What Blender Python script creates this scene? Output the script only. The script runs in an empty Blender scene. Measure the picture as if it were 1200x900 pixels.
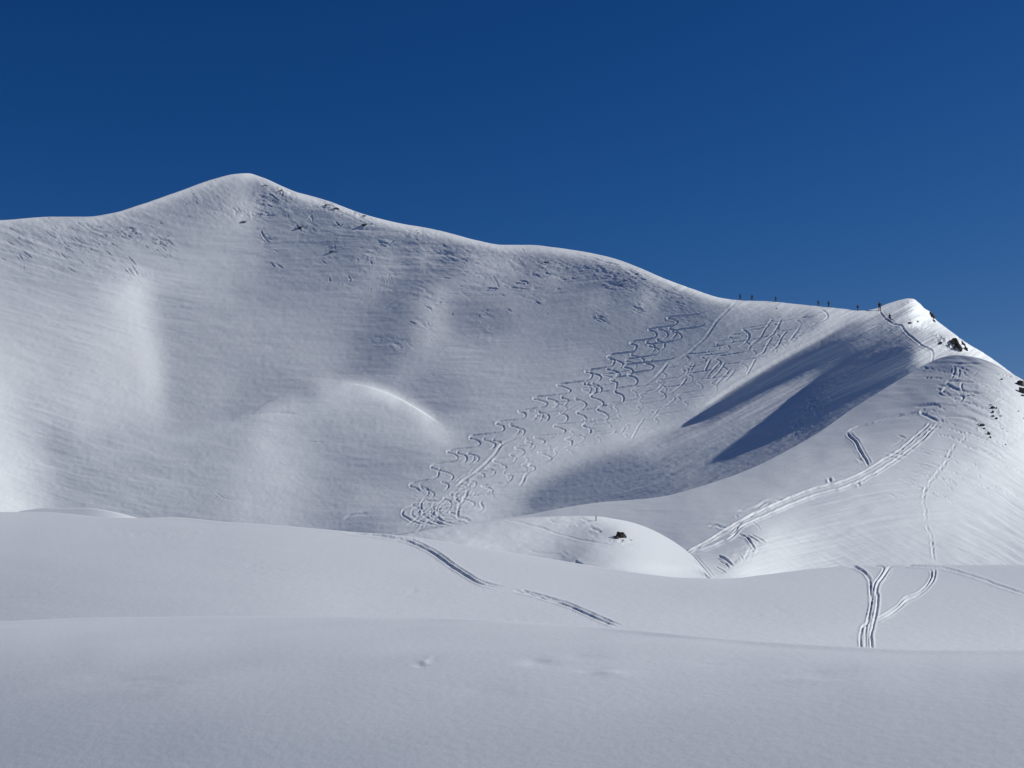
import bpy, bmesh, math, random
import numpy as np
from mathutils import Vector, Matrix
random.seed(7)
rng = np.random.default_rng(11)
R = math.radians
S = bpy.context.scene
C = S.collection

# ------------------------------------------------------------------ camera, sky, sun, exposure
F = 1648.0                                   # focal length in photograph pixels (1200 wide)
HORIZON = 650.0
PITCH = math.atan((HORIZON - 450.0) / F)
EYE = 1.7
cd = bpy.data.cameras.new('camera')
cd.sensor_width = 36.0
cd.lens = 36.0 * F / 1200.0
cd.clip_start, cd.clip_end = 0.2, 20000.0
cam = bpy.data.objects.new('camera', cd)
C.objects.link(cam)
cam.location = (0, 0, EYE)
cam.rotation_euler = (math.pi / 2 + PITCH, 0, 0)
S.camera = cam

SUN_AZ, SUN_EL = R(78.0), R(29.0)            # azimuth from the view direction towards the right
SUN_STRENGTH = 4.08
SKY_STRENGTH = 0.05
to_sun = Vector((math.sin(SUN_AZ) * math.cos(SUN_EL), math.cos(SUN_AZ) * math.cos(SUN_EL), math.sin(SUN_EL)))
W = bpy.data.worlds.new('World')
S.world = W
W.use_nodes = True
nt = W.node_tree
nt.nodes.clear()
w_out = nt.nodes.new('ShaderNodeOutputWorld')
w_bg = nt.nodes.new('ShaderNodeBackground')
sky = nt.nodes.new('ShaderNodeTexSky')
sky.sky_type = 'NISHITA'
sky.sun_disc = False
sky.sun_elevation = SUN_EL
sky.sun_rotation = SUN_AZ
sky.altitude = 2600.0
sky.air_density = 1.0
sky.dust_density = 0.0
sky.ozone_density = 4.0
w_bg.inputs['Strength'].default_value = SKY_STRENGTH
# high, dry winter air: deeper and more saturated than the model's own
w_sep = nt.nodes.new('ShaderNodeSeparateColor'); w_com = nt.nodes.new('ShaderNodeCombineColor')
nt.links.new(sky.outputs[0], w_sep.inputs[0])
def w_math(op, a, b):
    n = nt.nodes.new('ShaderNodeMath'); n.operation = op
    for k, x in enumerate((a, b)):
        if isinstance(x, (int, float)): n.inputs[k].default_value = x
        else: nt.links.new(x, n.inputs[k])
    return n.outputs[0]
for ch, (gain, power, cap) in enumerate(((12.0, 2.4, 0.9), (1.33, 1.33, 0.9), (0.92, 0.88, 1.1))):
    raw = w_math('MULTIPLY', w_sep.outputs[ch], 0.05)
    x = w_math('MINIMUM', w_math('MULTIPLY', w_math('POWER', raw, power), gain), w_math('MULTIPLY', raw, cap))
    nt.links.new(w_math('DIVIDE', x, 0.05), w_com.inputs[ch])
nt.links.new(w_com.outputs[0], w_bg.inputs['Color'])
nt.links.new(w_bg.outputs[0], w_out.inputs['Surface'])
sl = bpy.data.lights.new('sun', 'SUN')
sl.energy = SUN_STRENGTH
sl.angle = R(0.5)
sl.color = (1.0, 0.98, 0.95)
so = bpy.data.objects.new('sun', sl)
C.objects.link(so)
so.rotation_euler = (-to_sun).to_track_quat('-Z', 'Y').to_euler()
S.view_settings.view_transform = 'Standard'
S.view_settings.look = 'None'
S.view_settings.exposure = 0.0
S.view_settings.gamma = 1.0

# ------------------------------------------------------------------ small maths
cp, sp = math.cos(PITCH), math.sin(PITCH)
def slopes(u, v):
    """horizontal and vertical slope (per metre forward) of the line of sight through photograph pixel u, v"""
    s = (450.0 - np.asarray(v, float)) / F
    yy = cp - s * sp
    return (np.asarray(u, float) - 600.0) / F / yy, (sp + s * cp) / yy
def pchip(x, pts):
    xs = np.array([p[0] for p in pts], float); ys = np.array([p[1] for p in pts], float)
    h = np.diff(xs); d = np.diff(ys) / h
    m = np.zeros_like(xs)
    m[0], m[-1] = d[0], d[-1]
    for i in range(1, len(xs) - 1):
        if d[i - 1] * d[i] > 0:
            w1, w2 = 2 * h[i] + h[i - 1], h[i] + 2 * h[i - 1]
            m[i] = (w1 + w2) / (w1 / d[i - 1] + w2 / d[i])
    x = np.clip(np.asarray(x, float), xs[0], xs[-1])
    k = np.clip(np.searchsorted(xs, x) - 1, 0, len(xs) - 2)
    t = (x - xs[k]) / h[k]
    return ((2*t**3 - 3*t**2 + 1) * ys[k] + (t**3 - 2*t**2 + t) * h[k] * m[k]
            + (-2*t**3 + 3*t**2) * ys[k + 1] + (t**3 - t**2) * h[k] * m[k + 1])
def sstep(a, b, x):
    t = np.clip((x - a) / (b - a), 0, 1); return t*t*(3-2*t)
def smooth_top(L, u):
    u = np.asarray(u, float)
    if L.crest_blur == 0: return pchip(u, L.top)
    k = np.arange(-3, 3.01, .2); wt = np.exp(-k ** 2); wt /= wt.sum()
    off = k[None] * (L.crest_blur * (1 + 1.5 * sstep(1010, 930, u)))[:, None]
    return np.minimum((pchip(u[:, None] + off, L.top) * wt).sum(1), pchip(u, L.bottom) - 3)
def row_v(L, u, t):
    """picture row of each relief row, evenly spaced under the smoothed crest line"""
    u = np.asarray(u, float); t = np.asarray(t, float)
    vb, vs = pchip(u, L.bottom), smooth_top(L, u)
    return vb[:, None] + (vs - vb)[:, None] * t[None]
def bspline_matrix(xf, n):
    """rows of cubic B-spline weights that read a grid of n values at fractional index xf"""
    M = np.zeros((len(xf), n))
    i = np.floor(xf).astype(int); f = xf - i
    w = [(1-f)**3/6, (3*f**3-6*f**2+4)/6, (-3*f**3+3*f**2+3*f+1)/6, f**3/6]
    rows = np.arange(len(xf))
    for k in range(4):
        j = i - 1 + k
        lo, hi = j < 0, j > n - 1
        jj = np.clip(j, 0, n - 1)
        # linear continuation past both ends
        np.add.at(M, (rows, jj), np.where(lo | hi, 0, w[k]))
        if lo.any():
            np.add.at(M, (rows[lo], np.zeros(lo.sum(), int)), w[k][lo] * (1 - j[lo]))
            np.add.at(M, (rows[lo], np.ones(lo.sum(), int)), w[k][lo] * j[lo])
        if hi.any():
            e = j[hi] - (n - 1)
            np.add.at(M, (rows[hi], np.full(hi.sum(), n - 1)), w[k][hi] * (1 + e))
            np.add.at(M, (rows[hi], np.full(hi.sum(), n - 2)), -w[k][hi] * e)
    return M
def rbf(pts, U, V, su=1.0, sv=1.0, smooth=0.8):
    P = np.array(pts, float)
    a = P[:, :2] * [su, sv]
    def phi(r): return r
    D = np.sqrt(((a[:, None] - a[None]) ** 2).sum(-1))
    n = len(P)
    A = np.zeros((n + 1, n + 1))
    A[:n, :n] = -phi(D) + np.eye(n) * smooth
    A[:n, n] = A[n, :n] = 1
    sol = np.linalg.solve(A, np.append(P[:, 2], 0))
    q = np.stack([U.ravel() * su, V.ravel() * sv], 1)
    out = np.empty(len(q))
    for k in range(0, len(q), 20000):
        r = np.sqrt(((q[k:k+20000, None] - a[None]) ** 2).sum(-1))
        out[k:k+20000] = -phi(r) @ sol[:n] + sol[n]
    return out.reshape(U.shape)
def lin(s):
    s = np.asarray(s, float) / 255.0
    return np.where(s < 0.04045, s / 12.92, ((s + 0.055) / 1.055) ** 2.4)

# lattice noise, smooth, numpy
NT = rng.random((256, 256)).astype(float) * 2 - 1
def noise(x, y, seed=0):
    x = np.asarray(x, float) + seed * 17.31; y = np.asarray(y, float) + seed * 41.77
    i, j = np.floor(x).astype(int), np.floor(y).astype(int)
    f, g = x - i, y - j
    f = f*f*f*(f*(f*6-15)+10); g = g*g*g*(g*(g*6-15)+10)
    a, b, c, d = NT[i & 255, j & 255], NT[(i+1) & 255, j & 255], NT[i & 255, (j+1) & 255], NT[(i+1) & 255, (j+1) & 255]
    return (a*(1-f)+b*f)*(1-g) + (c*(1-f)+d*f)*g
def fbm(x, y, seed=0, octv=3):
    o, a = 0.0, 1.0
    for k in range(octv):
        o = o + a * noise(x * 2**k, y * 2**k, seed + k * 3); a *= 0.55
    return o

# ------------------------------------------------------------------ relief solver
# The slopes of the snow are not known from one view; they are found once, here, as the smooth relief whose
# sunlit shading (plain Lambert) agrees with brightness readings, so light and shade are put into the shape.
LS = np.array(to_sun)
AMB, KK = 0.068, 0.955
class Layer:
    def __init__(self, name, top, bottom, ytop, ybot, shade, du=10.0, nt=44, span=(-300, 1500),
                 smooth=6.0, hold=0.006, bow=0.0, sv=1.0, edge=0.05, face=0.3, passes=4, start=None, crest_blur=9.0, lift=0.0):
        self.crest_blur = crest_blur
        self.name, self.top, self.bottom, self.span = name, top, bottom, span
        nu = int((span[1] - span[0]) / du) + 1
        self.nu, self.nt = nu, nt
        u = np.linspace(span[0], span[1], nu); t = np.linspace(0, 1, nt)
        U, T = np.meshgrid(u, t, indexing='ij')
        vt, vb = pchip(u, top)[:, None], pchip(u, bottom)[:, None]
        Vv = row_v(self, u, t)
        yt, yb = pchip(u, ytop)[:, None], pchip(u, ybot)[:, None]
        _, zt = slopes(U, vt + 0 * U); _, zb = slopes(U, vb + 0 * U)
        X, Z = slopes(U, Vv)
        # straight slope between the foot and the crest
        g = (zt * yt - zb * yb) / (yt - yb)
        Y0 = (zb * yb - g * yb) / (Z - g)
        if bow: Y0 = Y0 * (1 + bow * np.sin(math.pi * T))
        self.q0 = np.log(Y0)
        seen = rbf(shade, U, Vv, sv=sv) + lift
        Tg = (lin(seen) - AMB) / KK - 0.085 * sstep(64, 48, seen)      # below about 70 the sun does not reach at all
        Tg = np.clip(Tg, -0.11, 0.92)
        def cell(x): return 0.25 * (x[1:, 1:] + x[:-1, 1:] + x[1:, :-1] + x[:-1, :-1])
        def gu(x): y = x[1:] - x[:-1]; return 0.5 * (y[:, 1:] + y[:, :-1])
        def gt(x): y = x[:, 1:] - x[:, :-1]; return 0.5 * (y[1:] + y[:-1])
        def guT(y):
            o = np.zeros((nu, nt)); h = 0.5 * y
            o[1:, 1:] += h; o[1:, :-1] += h; o[:-1, 1:] -= h; o[:-1, :-1] -= h; return o
        def gtT(y):
            o = np.zeros((nu, nt)); h = 0.5 * y
            o[1:, 1:] += h; o[:-1, 1:] += h; o[1:, :-1] -= h; o[:-1, :-1] -= h; return o
        Tg = cell(Tg); Uc = cell(U)
        self.Tg = Tg
        d3 = np.stack([X, np.ones_like(X), Z], -1)
        d = np.stack([cell(d3[..., k]) for k in range(3)], -1)
        D_u = np.stack([gu(d3[..., k]) for k in range(3)], -1); D_t = np.stack([gt(d3[..., k]) for k in range(3)], -1)
        A = np.cross(d, D_t); B = np.cross(D_u, d); N0 = np.cross(D_u, D_t)
        q = self.q0.copy()
        if start is not None:                  # carry over the coarse solution
            fu = np.linspace(0, 1, nu) * (start.nu - 1)
            q = q + bspline_matrix(fu, start.nu) @ (start.q - start.q0) @ bspline_matrix(t * (start.nt - 1), start.nt).T
        w = np.ones_like(Tg); w[Uc < -80] = 0.2; w[Uc > 1280] = 0.2
        w[Tg < 0.04] = 0.8
        qmin = face * gt(self.q0)              # the snow never turns its back on the valley
        hw = np.full_like(q, hold); hw[:, 0] = edge; hw[:, -1] = edge; hw[(u < -80) | (u > 1280)] = 0.08
        pu = (8.0 / du) ** 2                   # curvature is held down per metre of picture, not per cell
        dtp = np.abs(vt - vb) / (nt - 1)
        pt = np.clip((8.0 / dtp) ** 1.5, 0.5, 25.0)
        def d2(x, ax):
            x = x * (pu if ax == 0 else pt)
            x = np.moveaxis(x, ax, 0); return np.moveaxis(x[2:] - 2 * x[1:-1] + x[:-2], 0, ax)
        def d2T(y, ax, n):
            y = np.moveaxis(y, ax, 0); o = np.zeros((n,) + y.shape[1:])
            o[2:] += y; o[1:-1] -= 2 * y; o[:-2] += y
            return np.moveaxis(o, 0, ax) * (pu if ax == 0 else pt)
        pt = np.broadcast_to(pt, (nu, nt))
        AV = np.zeros((nt - 1, nt)); DF = np.zeros((nt - 1, nt)); k = np.arange(nt - 1); dg = np.arange(nt)
        AV[k, k] = AV[k, k + 1] = 0.5; DF[k, k] = -0.5; DF[k, k + 1] = 0.5
        D2 = np.zeros((nt - 2, nt)); k = np.arange(nt - 2); D2[k, k] = D2[k, k + 2] = 1; D2[k, k + 1] = -2
        D2D2 = D2.T @ D2
        def compn(q):
            n = gu(q)[..., None] * A + gt(q)[..., None] * B + N0
            n = n * sgn
            L = np.sqrt((n ** 2).sum(-1)); return n, L
        sgn = 1.0
        n, L = compn(q); sgn = -1.0 if np.median((n * d).sum(-1)) > 0 else 1.0
        for it in range(passes):
            n, L = compn(q)
            ns = (n @ LS) / L
            r = ns - Tg
            r = np.where((Tg < 0.0) & (r < 0), 0, r)
            a = sgn * ((A @ LS) / L - ns * (n * A).sum(-1) / L**2)
            b = sgn * ((B @ LS) / L - ns * (n * B).sum(-1) / L**2)
            def barrier(q):
                g = gt(q); return g - qmin, np.where(g < qmin, 30.0, 0.0)
            br, bw = barrier(q)
            e = q - self.q0
            rhs = -(guT(a * w * r) + gtT(b * w * r + bw**2 * br)
                    + smooth**2 * (d2T(d2(e, 0), 0, nu) + d2T(d2(e, 1), 1, nt)) + hw**2 * e)
            H0 = np.zeros((nu + 2, nt, nt)); H1 = np.zeros((nu + 2, nt, nt)); H2 = np.zeros((nu + 2, nt, nt))
            aw, bw2 = a * w, b * w
            M0 = -aw[..., None] * AV + bw2[..., None] * DF; M1 = aw[..., None] * AV + bw2[..., None] * DF
            BB = bw[..., None] * DF
            BtB = BB.transpose(0,2,1) @ BB
            H0[:nu-1] += M0.transpose(0,2,1) @ M0 + BtB
            H0[1:nu] += M1.transpose(0,2,1) @ M1 + BtB
            H1[:nu-1] += M0.transpose(0,2,1) @ M1 + BtB
            H0[:nu] += smooth**2 * pt[:, :, None] * D2D2 * pt[:, None, :]
            H0[:nu, dg, dg] += hw**2
            H0[nu:, dg, dg] = 1.0
            k2 = smooth**2 * pu**2
            H0[:nu-2, dg, dg] += k2; H0[1:nu-1, dg, dg] += 4 * k2; H0[2:nu, dg, dg] += k2
            H1[:nu-2, dg, dg] -= 2 * k2; H1[1:nu-1, dg, dg] -= 2 * k2
            H2[:nu-2, dg, dg] += k2
            m = (nu + 1) // 2
            rp = np.zeros((nu + 2, nt)); rp[:nu] = rhs
            Gs, ys = [], []
            G = yv = None
            for c in range(m):
                i = 2 * c
                Dg = np.block([[H0[i], H1[i]], [H1[i].T, H0[i+1]]])
                Up = np.block([[H2[i], np.zeros((nt, nt))], [H1[i+1], H2[i+1]]])
                rv = np.concatenate([rp[i], rp[i+1]])
                if c: Dg = Dg - UpP.T @ G; rv = rv - UpP.T @ yv
                sol = np.linalg.solve(Dg, np.column_stack([Up, rv]))
                G, yv = sol[:, :-1], sol[:, -1]; UpP = Up
                Gs.append(G); ys.append(yv)
            xs = [None] * m; xs[-1] = ys[-1]
            for c in range(m - 2, -1, -1): xs[c] = ys[c] - Gs[c] @ xs[c + 1]
            x = np.concatenate(xs).reshape(-1, nt)[:nu]
            def cost(q):
                n, L = compn(q); r = (n @ LS) / L - Tg
                r = np.where((Tg < 0.0) & (r < 0), 0, r)
                e = q - self.q0; g, k = barrier(q)
                return (w * r * r).sum() + smooth**2 * ((d2(e, 0)**2).sum() + (d2(e, 1)**2).sum()) + (hw**2 * e * e).sum() + (k**2 * g * g).sum()
            c0, st = cost(q), 1.0
            while st > 0.03 and cost(q + st * x) > c0: st *= 0.5
            q = q + st * x
        self.q = q
        n, L = compn(q)
        print(name, 'relief residual', float(np.abs((n @ LS) / L - self.Tg)[w > .5].mean()), 'Y', float(np.exp(q).min()), float(np.exp(q).max()))
    def depth(self, u, V):
        """Y for each picture column u (list) and its rows V (one row of values per column)"""
        u = np.asarray(u, float); V = np.asarray(V, float)
        fu = (u - self.span[0]) / (self.span[1] - self.span[0]) * (self.nu - 1)
        Q = bspline_matrix(fu, self.nu) @ self.q
        lo, hi = Q[:, :1] - (Q[:, 1:2] - Q[:, :1]), Q[:, -1:] + (Q[:, -1:] - Q[:, -2:-1])
        d1, d2_ = Q[:, 1:2] - Q[:, :1], Q[:, -1:] - Q[:, -2:-1]
        pad = 12
        Q = np.concatenate([Q[:, :1] - d1 * k for k in range(pad, 0, -1)] + [Q] + [Q[:, -1:] + d2_ * k for k in range(1, pad + 1)], 1)
        vb, vs = pchip(u, self.bottom)[:, None], smooth_top(self, u)[:, None]
        x = np.clip((V - vb) / (vs - vb) * (self.nt - 1) + pad, 1, Q.shape[1] - 3)
        i = np.floor(x).astype(int); f = x - i; r = np.arange(len(u))[:, None]
        return np.exp(Q[r, i-1] * (1-f)**3/6 + Q[r, i] * (3*f**3-6*f**2+4)/6 + Q[r, i+1] * (-3*f**3+3*f**2+3*f+1)/6 + Q[r, i+2] * f**3/6)
    def point(self, u, v):
        """world point of the snow surface on the line of sight through pixel u, v"""
        Y = float(self.depth([u], [[v]])[0, 0])
        X, Z = slopes(u, v)
        return Vector((float(X) * Y, Y, EYE + float(Z) * Y))

def cols(step, lo, hi, span, far=9.0):
    a = np.arange(span[0], lo, far); b = np.arange(lo, hi, step); c = np.arange(hi, span[1] + 1, far)
    return np.concatenate([a, b, c])
#LAYERS
MOUNTAIN_TOP = [(-300,262),(0,258),(60,254),(100,254),(130,250),(170,238),(210,224),(250,210),(275,204),(290,203),(305,207),(330,218),(346,224.6),(362,229),(378,233.5),(390,237.3),(404,243),(420,249),(440,255),(470,262),(500,267),(530,274),(560,282),(590,287),(620,287),(650,290),(690,296),(720,303),(745,312),(780,327),(810,338),(845,349),(870,352),(900,353),(930,356),(960,359),(990,362),(1010,364),(1025,362),(1040,356),(1055,351.5),(1064,349.8),(1070,350.2),(1077,355),(1083,361),(1090,365.5),(1097,375),(1110,385),(1130,400),(1150,412),(1165,422),(1200,448),(1300,520),(1500,650)]
def relief(*a, du, nt, smooth, **k):
    coarse = Layer(*a, du=du * 2, nt=nt // 2 + 1, smooth=smooth * 2.2, passes=16, **k)
    return Layer(*a, du=du, nt=nt, smooth=smooth, passes=7, start=coarse, **k)
SPUR_TOP = [(440,632),(500,622),(560,612),(620,603),(650,597),(700,589),(760,584),(780,581),(830,567),(880,549),(920,529),(960,506),(1000,478),(1040,453),(1083,428),(1100,420),(1120,416),(1145,419),(1165,426),(1182,436),(1200,446),(1260,492),(1500,660)]
MID_TOP = [(-300,592),(0,600),(50,600),(80,602),(120,606),(160,607),(200,606),(260,611),(320,615),(400,622),(480,629),(560,641),(640,654),(700,664),(760,673),(800,677),(850,678),(900,673),(950,667),(1000,663),(1060,662),(1200,662),(1500,666)]
NEAR_TOP = [(-300,733),(0,728),(100,724),(300,722),(500,724),(600,728),(740,738),(860,749),(1000,758),(1100,762),(1200,762),(1500,758)]
KNOLL_TOP = [(380,640),(440,633),(480,626),(520,618),(560,613),(600,608),(640,605.5),(680,604.5),(700,605),(720,608),(740,612),(760,619),(780,629),(800,642),(815,655),(830,674),(845,700),(900,800)]
MOUND_TOP = [(-60,620),(5,604),(30,598),(60,595),(100,595),(130,599),(160,606.5),(200,618),(260,640)]

def st(pts, val, step=9.0):
    P = np.array(pts, float); d = np.concatenate([[0], np.cumsum(np.hypot(*np.diff(P, axis=0).T))])
    n = max(int(d[-1] / step), 1) + 1
    return [(float(np.interp(x, d, P[:, 0])), float(np.interp(x, d, P[:, 1])), val) for x in np.linspace(0, d[-1], n)]
MOUNTAIN_PTS = [(0,300,165),(60,290,160),(100,300,155),(150,270,150),(200,240,160),(250,225,180),(285,212,200),
(0,350,168),(50,360,170),(100,340,162),(150,330,175),(175,350,188),(200,330,168),(230,320,165),(250,350,160),(290,350,148),
(175,400,200),(178,440,208),(180,480,190),(185,520,165),(0,400,178),(60,420,178),(110,420,182),(0,450,190),(20,500,205),(25,550,212),(20,590,212),(100,460,180),(60,480,185),
(55,560,180),(75,540,160),(100,580,155),(130,520,165),(150,560,160),(200,560,158),(250,520,160),(230,400,150),(212,420,156),(215,470,160),(260,460,165),(310,520,186),(325,560,182),(290,590,178),(250,590,155),
(385,540,150),(430,560,145),(400,500,160),(350,480,165),(300,480,152),(330,462,152),(370,455,165),(400,453,185),(430,457,198),(460,467,206),(490,481,203),(512,495,190),(530,505,165),
(400,472,168),(440,485,168),(480,505,168),(500,462,142),(470,445,150),(430,440,160),(520,440,135),(540,470,140),
(300,300,158),(330,240,142),(350,260,135),(370,300,126),(330,340,134),(400,330,132),(430,350,138),(450,300,150),(400,380,140),(300,400,155),(350,430,158),(400,420,150),(450,400,118),(470,385,120),(470,340,150),(500,350,155),(520,385,163),(500,300,158),(550,320,150),(540,370,128),(600,300,162),(650,320,155),(600,360,142),(550,420,155),(600,420,152),(650,400,140),(700,350,142),(740,320,165),(760,350,155),(720,380,128),(680,420,145),(560,470,150),(620,460,150),(550,520,150),(600,520,160),(600,570,168),(560,560,165),(520,600,158),(450,600,140),(400,600,138),(480,560,150),(470,590,150),(480,615,158),(560,600,178),
(640,510,160),(700,470,148),(700,510,152),(760,420,125),(800,380,120),(800,440,138),(760,480,150),(850,370,140),(850,410,128),(900,372,130),(900,400,130),(950,370,122),(955,388,150),(1000,368,155),(870,440,150),(905,415,155),(830,460,150),(780,500,152),(720,520,155),(660,550,170),(620,580,165),
(840,453,158),(860,441,158),(880,427,160),(900,417,160),(920,407,160),(940,397,160),(960,388,158),(980,380,158),(825,474,150),
(930,414,50),(900,434,48),(875,450,48),(845,470,52),(915,430,52),(945,422,68),(965,405,70),(985,398,85),(858,462,50),(830,483,60),(880,463,128),(900,452,130),(920,444,130),(850,482,135),(830,494,135),(975,395,75),(950,408,55),(1000,388,95),(820,492,110),
(415,451,195),(445,461,206),(475,473,212),(500,489,206),(450,447,148),(475,457,145),(520,488,150),(430,475,172),(460,490,172),(490,510,168),
(910,455,135),(880,475,138),(860,490,138),(820,508,142),(780,520,142),(740,535,150),(690,555,125),(650,580,120),(610,592,150),(700,570,118),(740,560,118),(800,545,125),(850,530,120),(880,505,122),(790,570,118),(650,600,140),(850,555,115),(900,520,105),
(1040,430,52),(1000,450,52),(975,480,60),(955,495,75),(935,485,90),(920,505,98),(1060,425,60),(1070,408,110),(1000,430,58),(1050,415,80),(1060,393,160),(1080,405,160),(1080,418,130),(1050,375,168),(1060,362,190),(1045,363,180),(1073,372,240),(1090,378,245),(1082,366,248),(1075,390,175),(1100,392,190),(1115,398,225),(1130,405,240),(1150,417,240),(1105,408,180),(1120,415,170),(1090,390,180),(1020,376,165),(1200,452,220),(1040,475,130),(1000,505,130),(1080,450,140),(1120,440,150),(960,530,130),(880,575,130),(1060,465,135)]
STROKES = (st([(158,335),(166,370),(172,400),(180,430),(183,455)], 200) + st([(183,455),(184,480)], 190) + st([(187,345),(192,380),(199,415),(201,440),(200,470)], 160) + st([(216,350),(218,400),(220,440),(222,480)], 152)
    + st([(150,400),(158,430),(162,460)], 192) + st([(132,380),(118,420),(104,460),(94,500)], 188) + st([(160,490),(140,510)], 176) + st([(90,400),(70,440)], 178)
    + st([(4,450),(12,490),(22,530),(32,570),(36,600)], 200) + st([(30,480),(42,520),(50,560),(54,600)], 184) + st([(66,510),(74,550),(80,600)], 157) + st([(110,560),(150,590)], 158)
    + st([(296,515),(302,550),(300,600)], 172) + st([(318,505),(328,550),(324,600)], 176) + [(305,492,164),(330,488,168)] + st([(268,500),(258,550),(244,600)], 157) + st([(390,510),(400,550),(396,600)], 147) + st([(360,520),(366,570)], 160) + st([(352,520),(358,570)], 166)
    + st([(285,488),(300,475),(320,464),(345,459),(370,457)], 147, 6) + st([(300,488),(325,474),(350,468)], 168)
    + st([(378,454),(395,452)], 178, 6) + st([(402,451),(415,452)], 195, 6) + st([(430,454.5),(448,460),(466,468)], 212, 5) + st([(480,475),(492,483),(502,490)], 208, 5) + st([(511,496),(522,504)], 178, 6)
    + st([(400,443),(430,445),(455,452),(478,462),(498,475),(518,489)], 148, 6) + st([(415,461),(440,468),(465,479),(490,494)], 176, 7) + st([(430,480),(460,492),(485,506)], 166, 8)
    + st([(816,480),(842,462),(860,450),(880,438),(905,423),(930,409),(955,396),(980,384),(1000,375)], 160, 5) + st([(800,474),(830,453),(850,439),(880,421),(905,407),(930,394),(955,381)], 138, 8)
    + st([(852,474),(868,463),(886,452),(907,439),(927,427)], 34, 5) + st([(831,483),(841,477)], 62, 5) + st([(828,488),(845,480)], 72, 5) + st([(860,471),(880,460),(900,448),(920,438)], 42, 5)
    + st([(853,469),(869,459),(889,446),(911,433),(936,419),(956,410),(976,403)], 36, 5) + st([(985,399),(1010,392)], 78, 6)
    + st([(832,496),(856,484),(880,471),(905,458),(925,449)], 130, 6) + st([(940,442),(955,436)], 113, 6) + st([(970,430),(985,423)], 94, 6) + st([(998,418),(1014,412)], 82, 6) + st([(840,503),(870,488),(900,474),(922,462),(944,450)], 136, 8)
    + st([(975,442),(1000,431),(1030,424),(1064,421)], 54, 7) + st([(960,465),(990,450),(1020,440),(1050,434)], 60, 7) + st([(940,488),(962,482),(985,474)], 80, 8) + st([(900,510),(925,500)], 100) + st([(860,535),(890,520)], 108)
    + st([(1015,421),(1040,414),(1062,410)], 78, 8) + st([(1000,404),(1030,402),(1055,399)], 100, 8) + st([(990,396),(1025,390),(1050,388)], 112, 8) + st([(975,413),(1000,408)], 70, 6)
    + st([(1079,396),(1081,412),(1080,423)], 168, 6) + st([(740,537),(700,547),(660,564),(625,585)], 114) + st([(760,520),(700,532),(650,550),(600,575)], 162) + st([(770,548),(715,559),(665,577),(625,595)], 112) + st([(800,532),(840,517),(870,505)], 128)
    + st([(515,312),(487,334),(464,358),(447,383),(442,404)], 116, 8) + st([(516,345),(507,372),(500,400)], 164, 8) + st([(535,368),(560,373),(588,372)], 122, 8) + st([(345,302),(375,310),(410,322)], 127) + st([(290,375),(340,387),(375,394)], 152)
    + st([(455,300),(440,330)], 146) + st([(560,305),(600,308)], 160) + st([(690,372),(740,375)], 122) + st([(640,390),(690,400)], 130)
    + st([(420,603),(450,593),(490,583),(510,578)], 157, 8) + st([(402,613),(420,607),(434,604)], 130, 7) + st([(445,604),(470,600)], 148) + st([(400,540),(440,545),(490,548)], 142)
    + st([(284,214),(287,236),(290,258)], 168, 8) + st([(304,216),(309,240),(313,262)], 132, 8) + st([(296,285),(300,310)], 146, 8)
    + [(335,232,116),(350,245,118),(385,242,112),(360,262,122),(425,252,122),(435,287,128),(490,278,124),(395,264,122),(300,252,138),(312,282,128),(322,312,128)]
    + st([(1048,358),(1062,353)], 176, 5) + st([(1044,366),(1057,373)], 170, 5) + st([(1065,356),(1061,368)], 178, 5) + st([(1071,357),(1070,368),(1079,381)], 240, 5)
    + [(x, float(pchip(x, MOUNTAIN_TOP)) + 1.5, 208) for x in range(292, 860, 5)] + [(x, float(pchip(x, MOUNTAIN_TOP)) + 7, 150) for x in range(300, 860, 5)]
    + [(x, float(pchip(x, MOUNTAIN_TOP)) + 1.5, 185) for x in range(860, 1030, 10)] + [(x, float(pchip(x, MOUNTAIN_TOP)) + 1.5, 185) for x in range(0, 285, 12)] + [(x, float(pchip(x, MOUNTAIN_TOP)) + 9, 158) for x in range(0, 285, 12)])
MOUNTAIN_PTS = [p for p in MOUNTAIN_PTS if min(math.hypot(p[0] - q[0], p[1] - q[1]) for q in STROKES) > 10] + STROKES
MOUNTAIN = relief('mountain', MOUNTAIN_TOP,
    [(-300,640),(0,640),(400,650),(480,650),(620,640),(700,620),(780,605),(880,575),(960,532),(1000,506),(1040,480),(1083,454),(1120,440),(1165,444),(1200,468),(1300,540),(1500,690)],
    [(-300,860),(0,790),(290,720),(450,630),(600,560),(845,440),(1000,400),(1070,388),(1150,400),(1200,420),(1500,520)],
    [(-300,350),(0,330),(300,300),(480,222),(620,205),(800,232),(900,275),(1000,322),(1085,362),(1120,376),(1200,392),(1500,420)],
    MOUNTAIN_PTS, du=5.5, nt=90, smooth=0.8)
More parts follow.
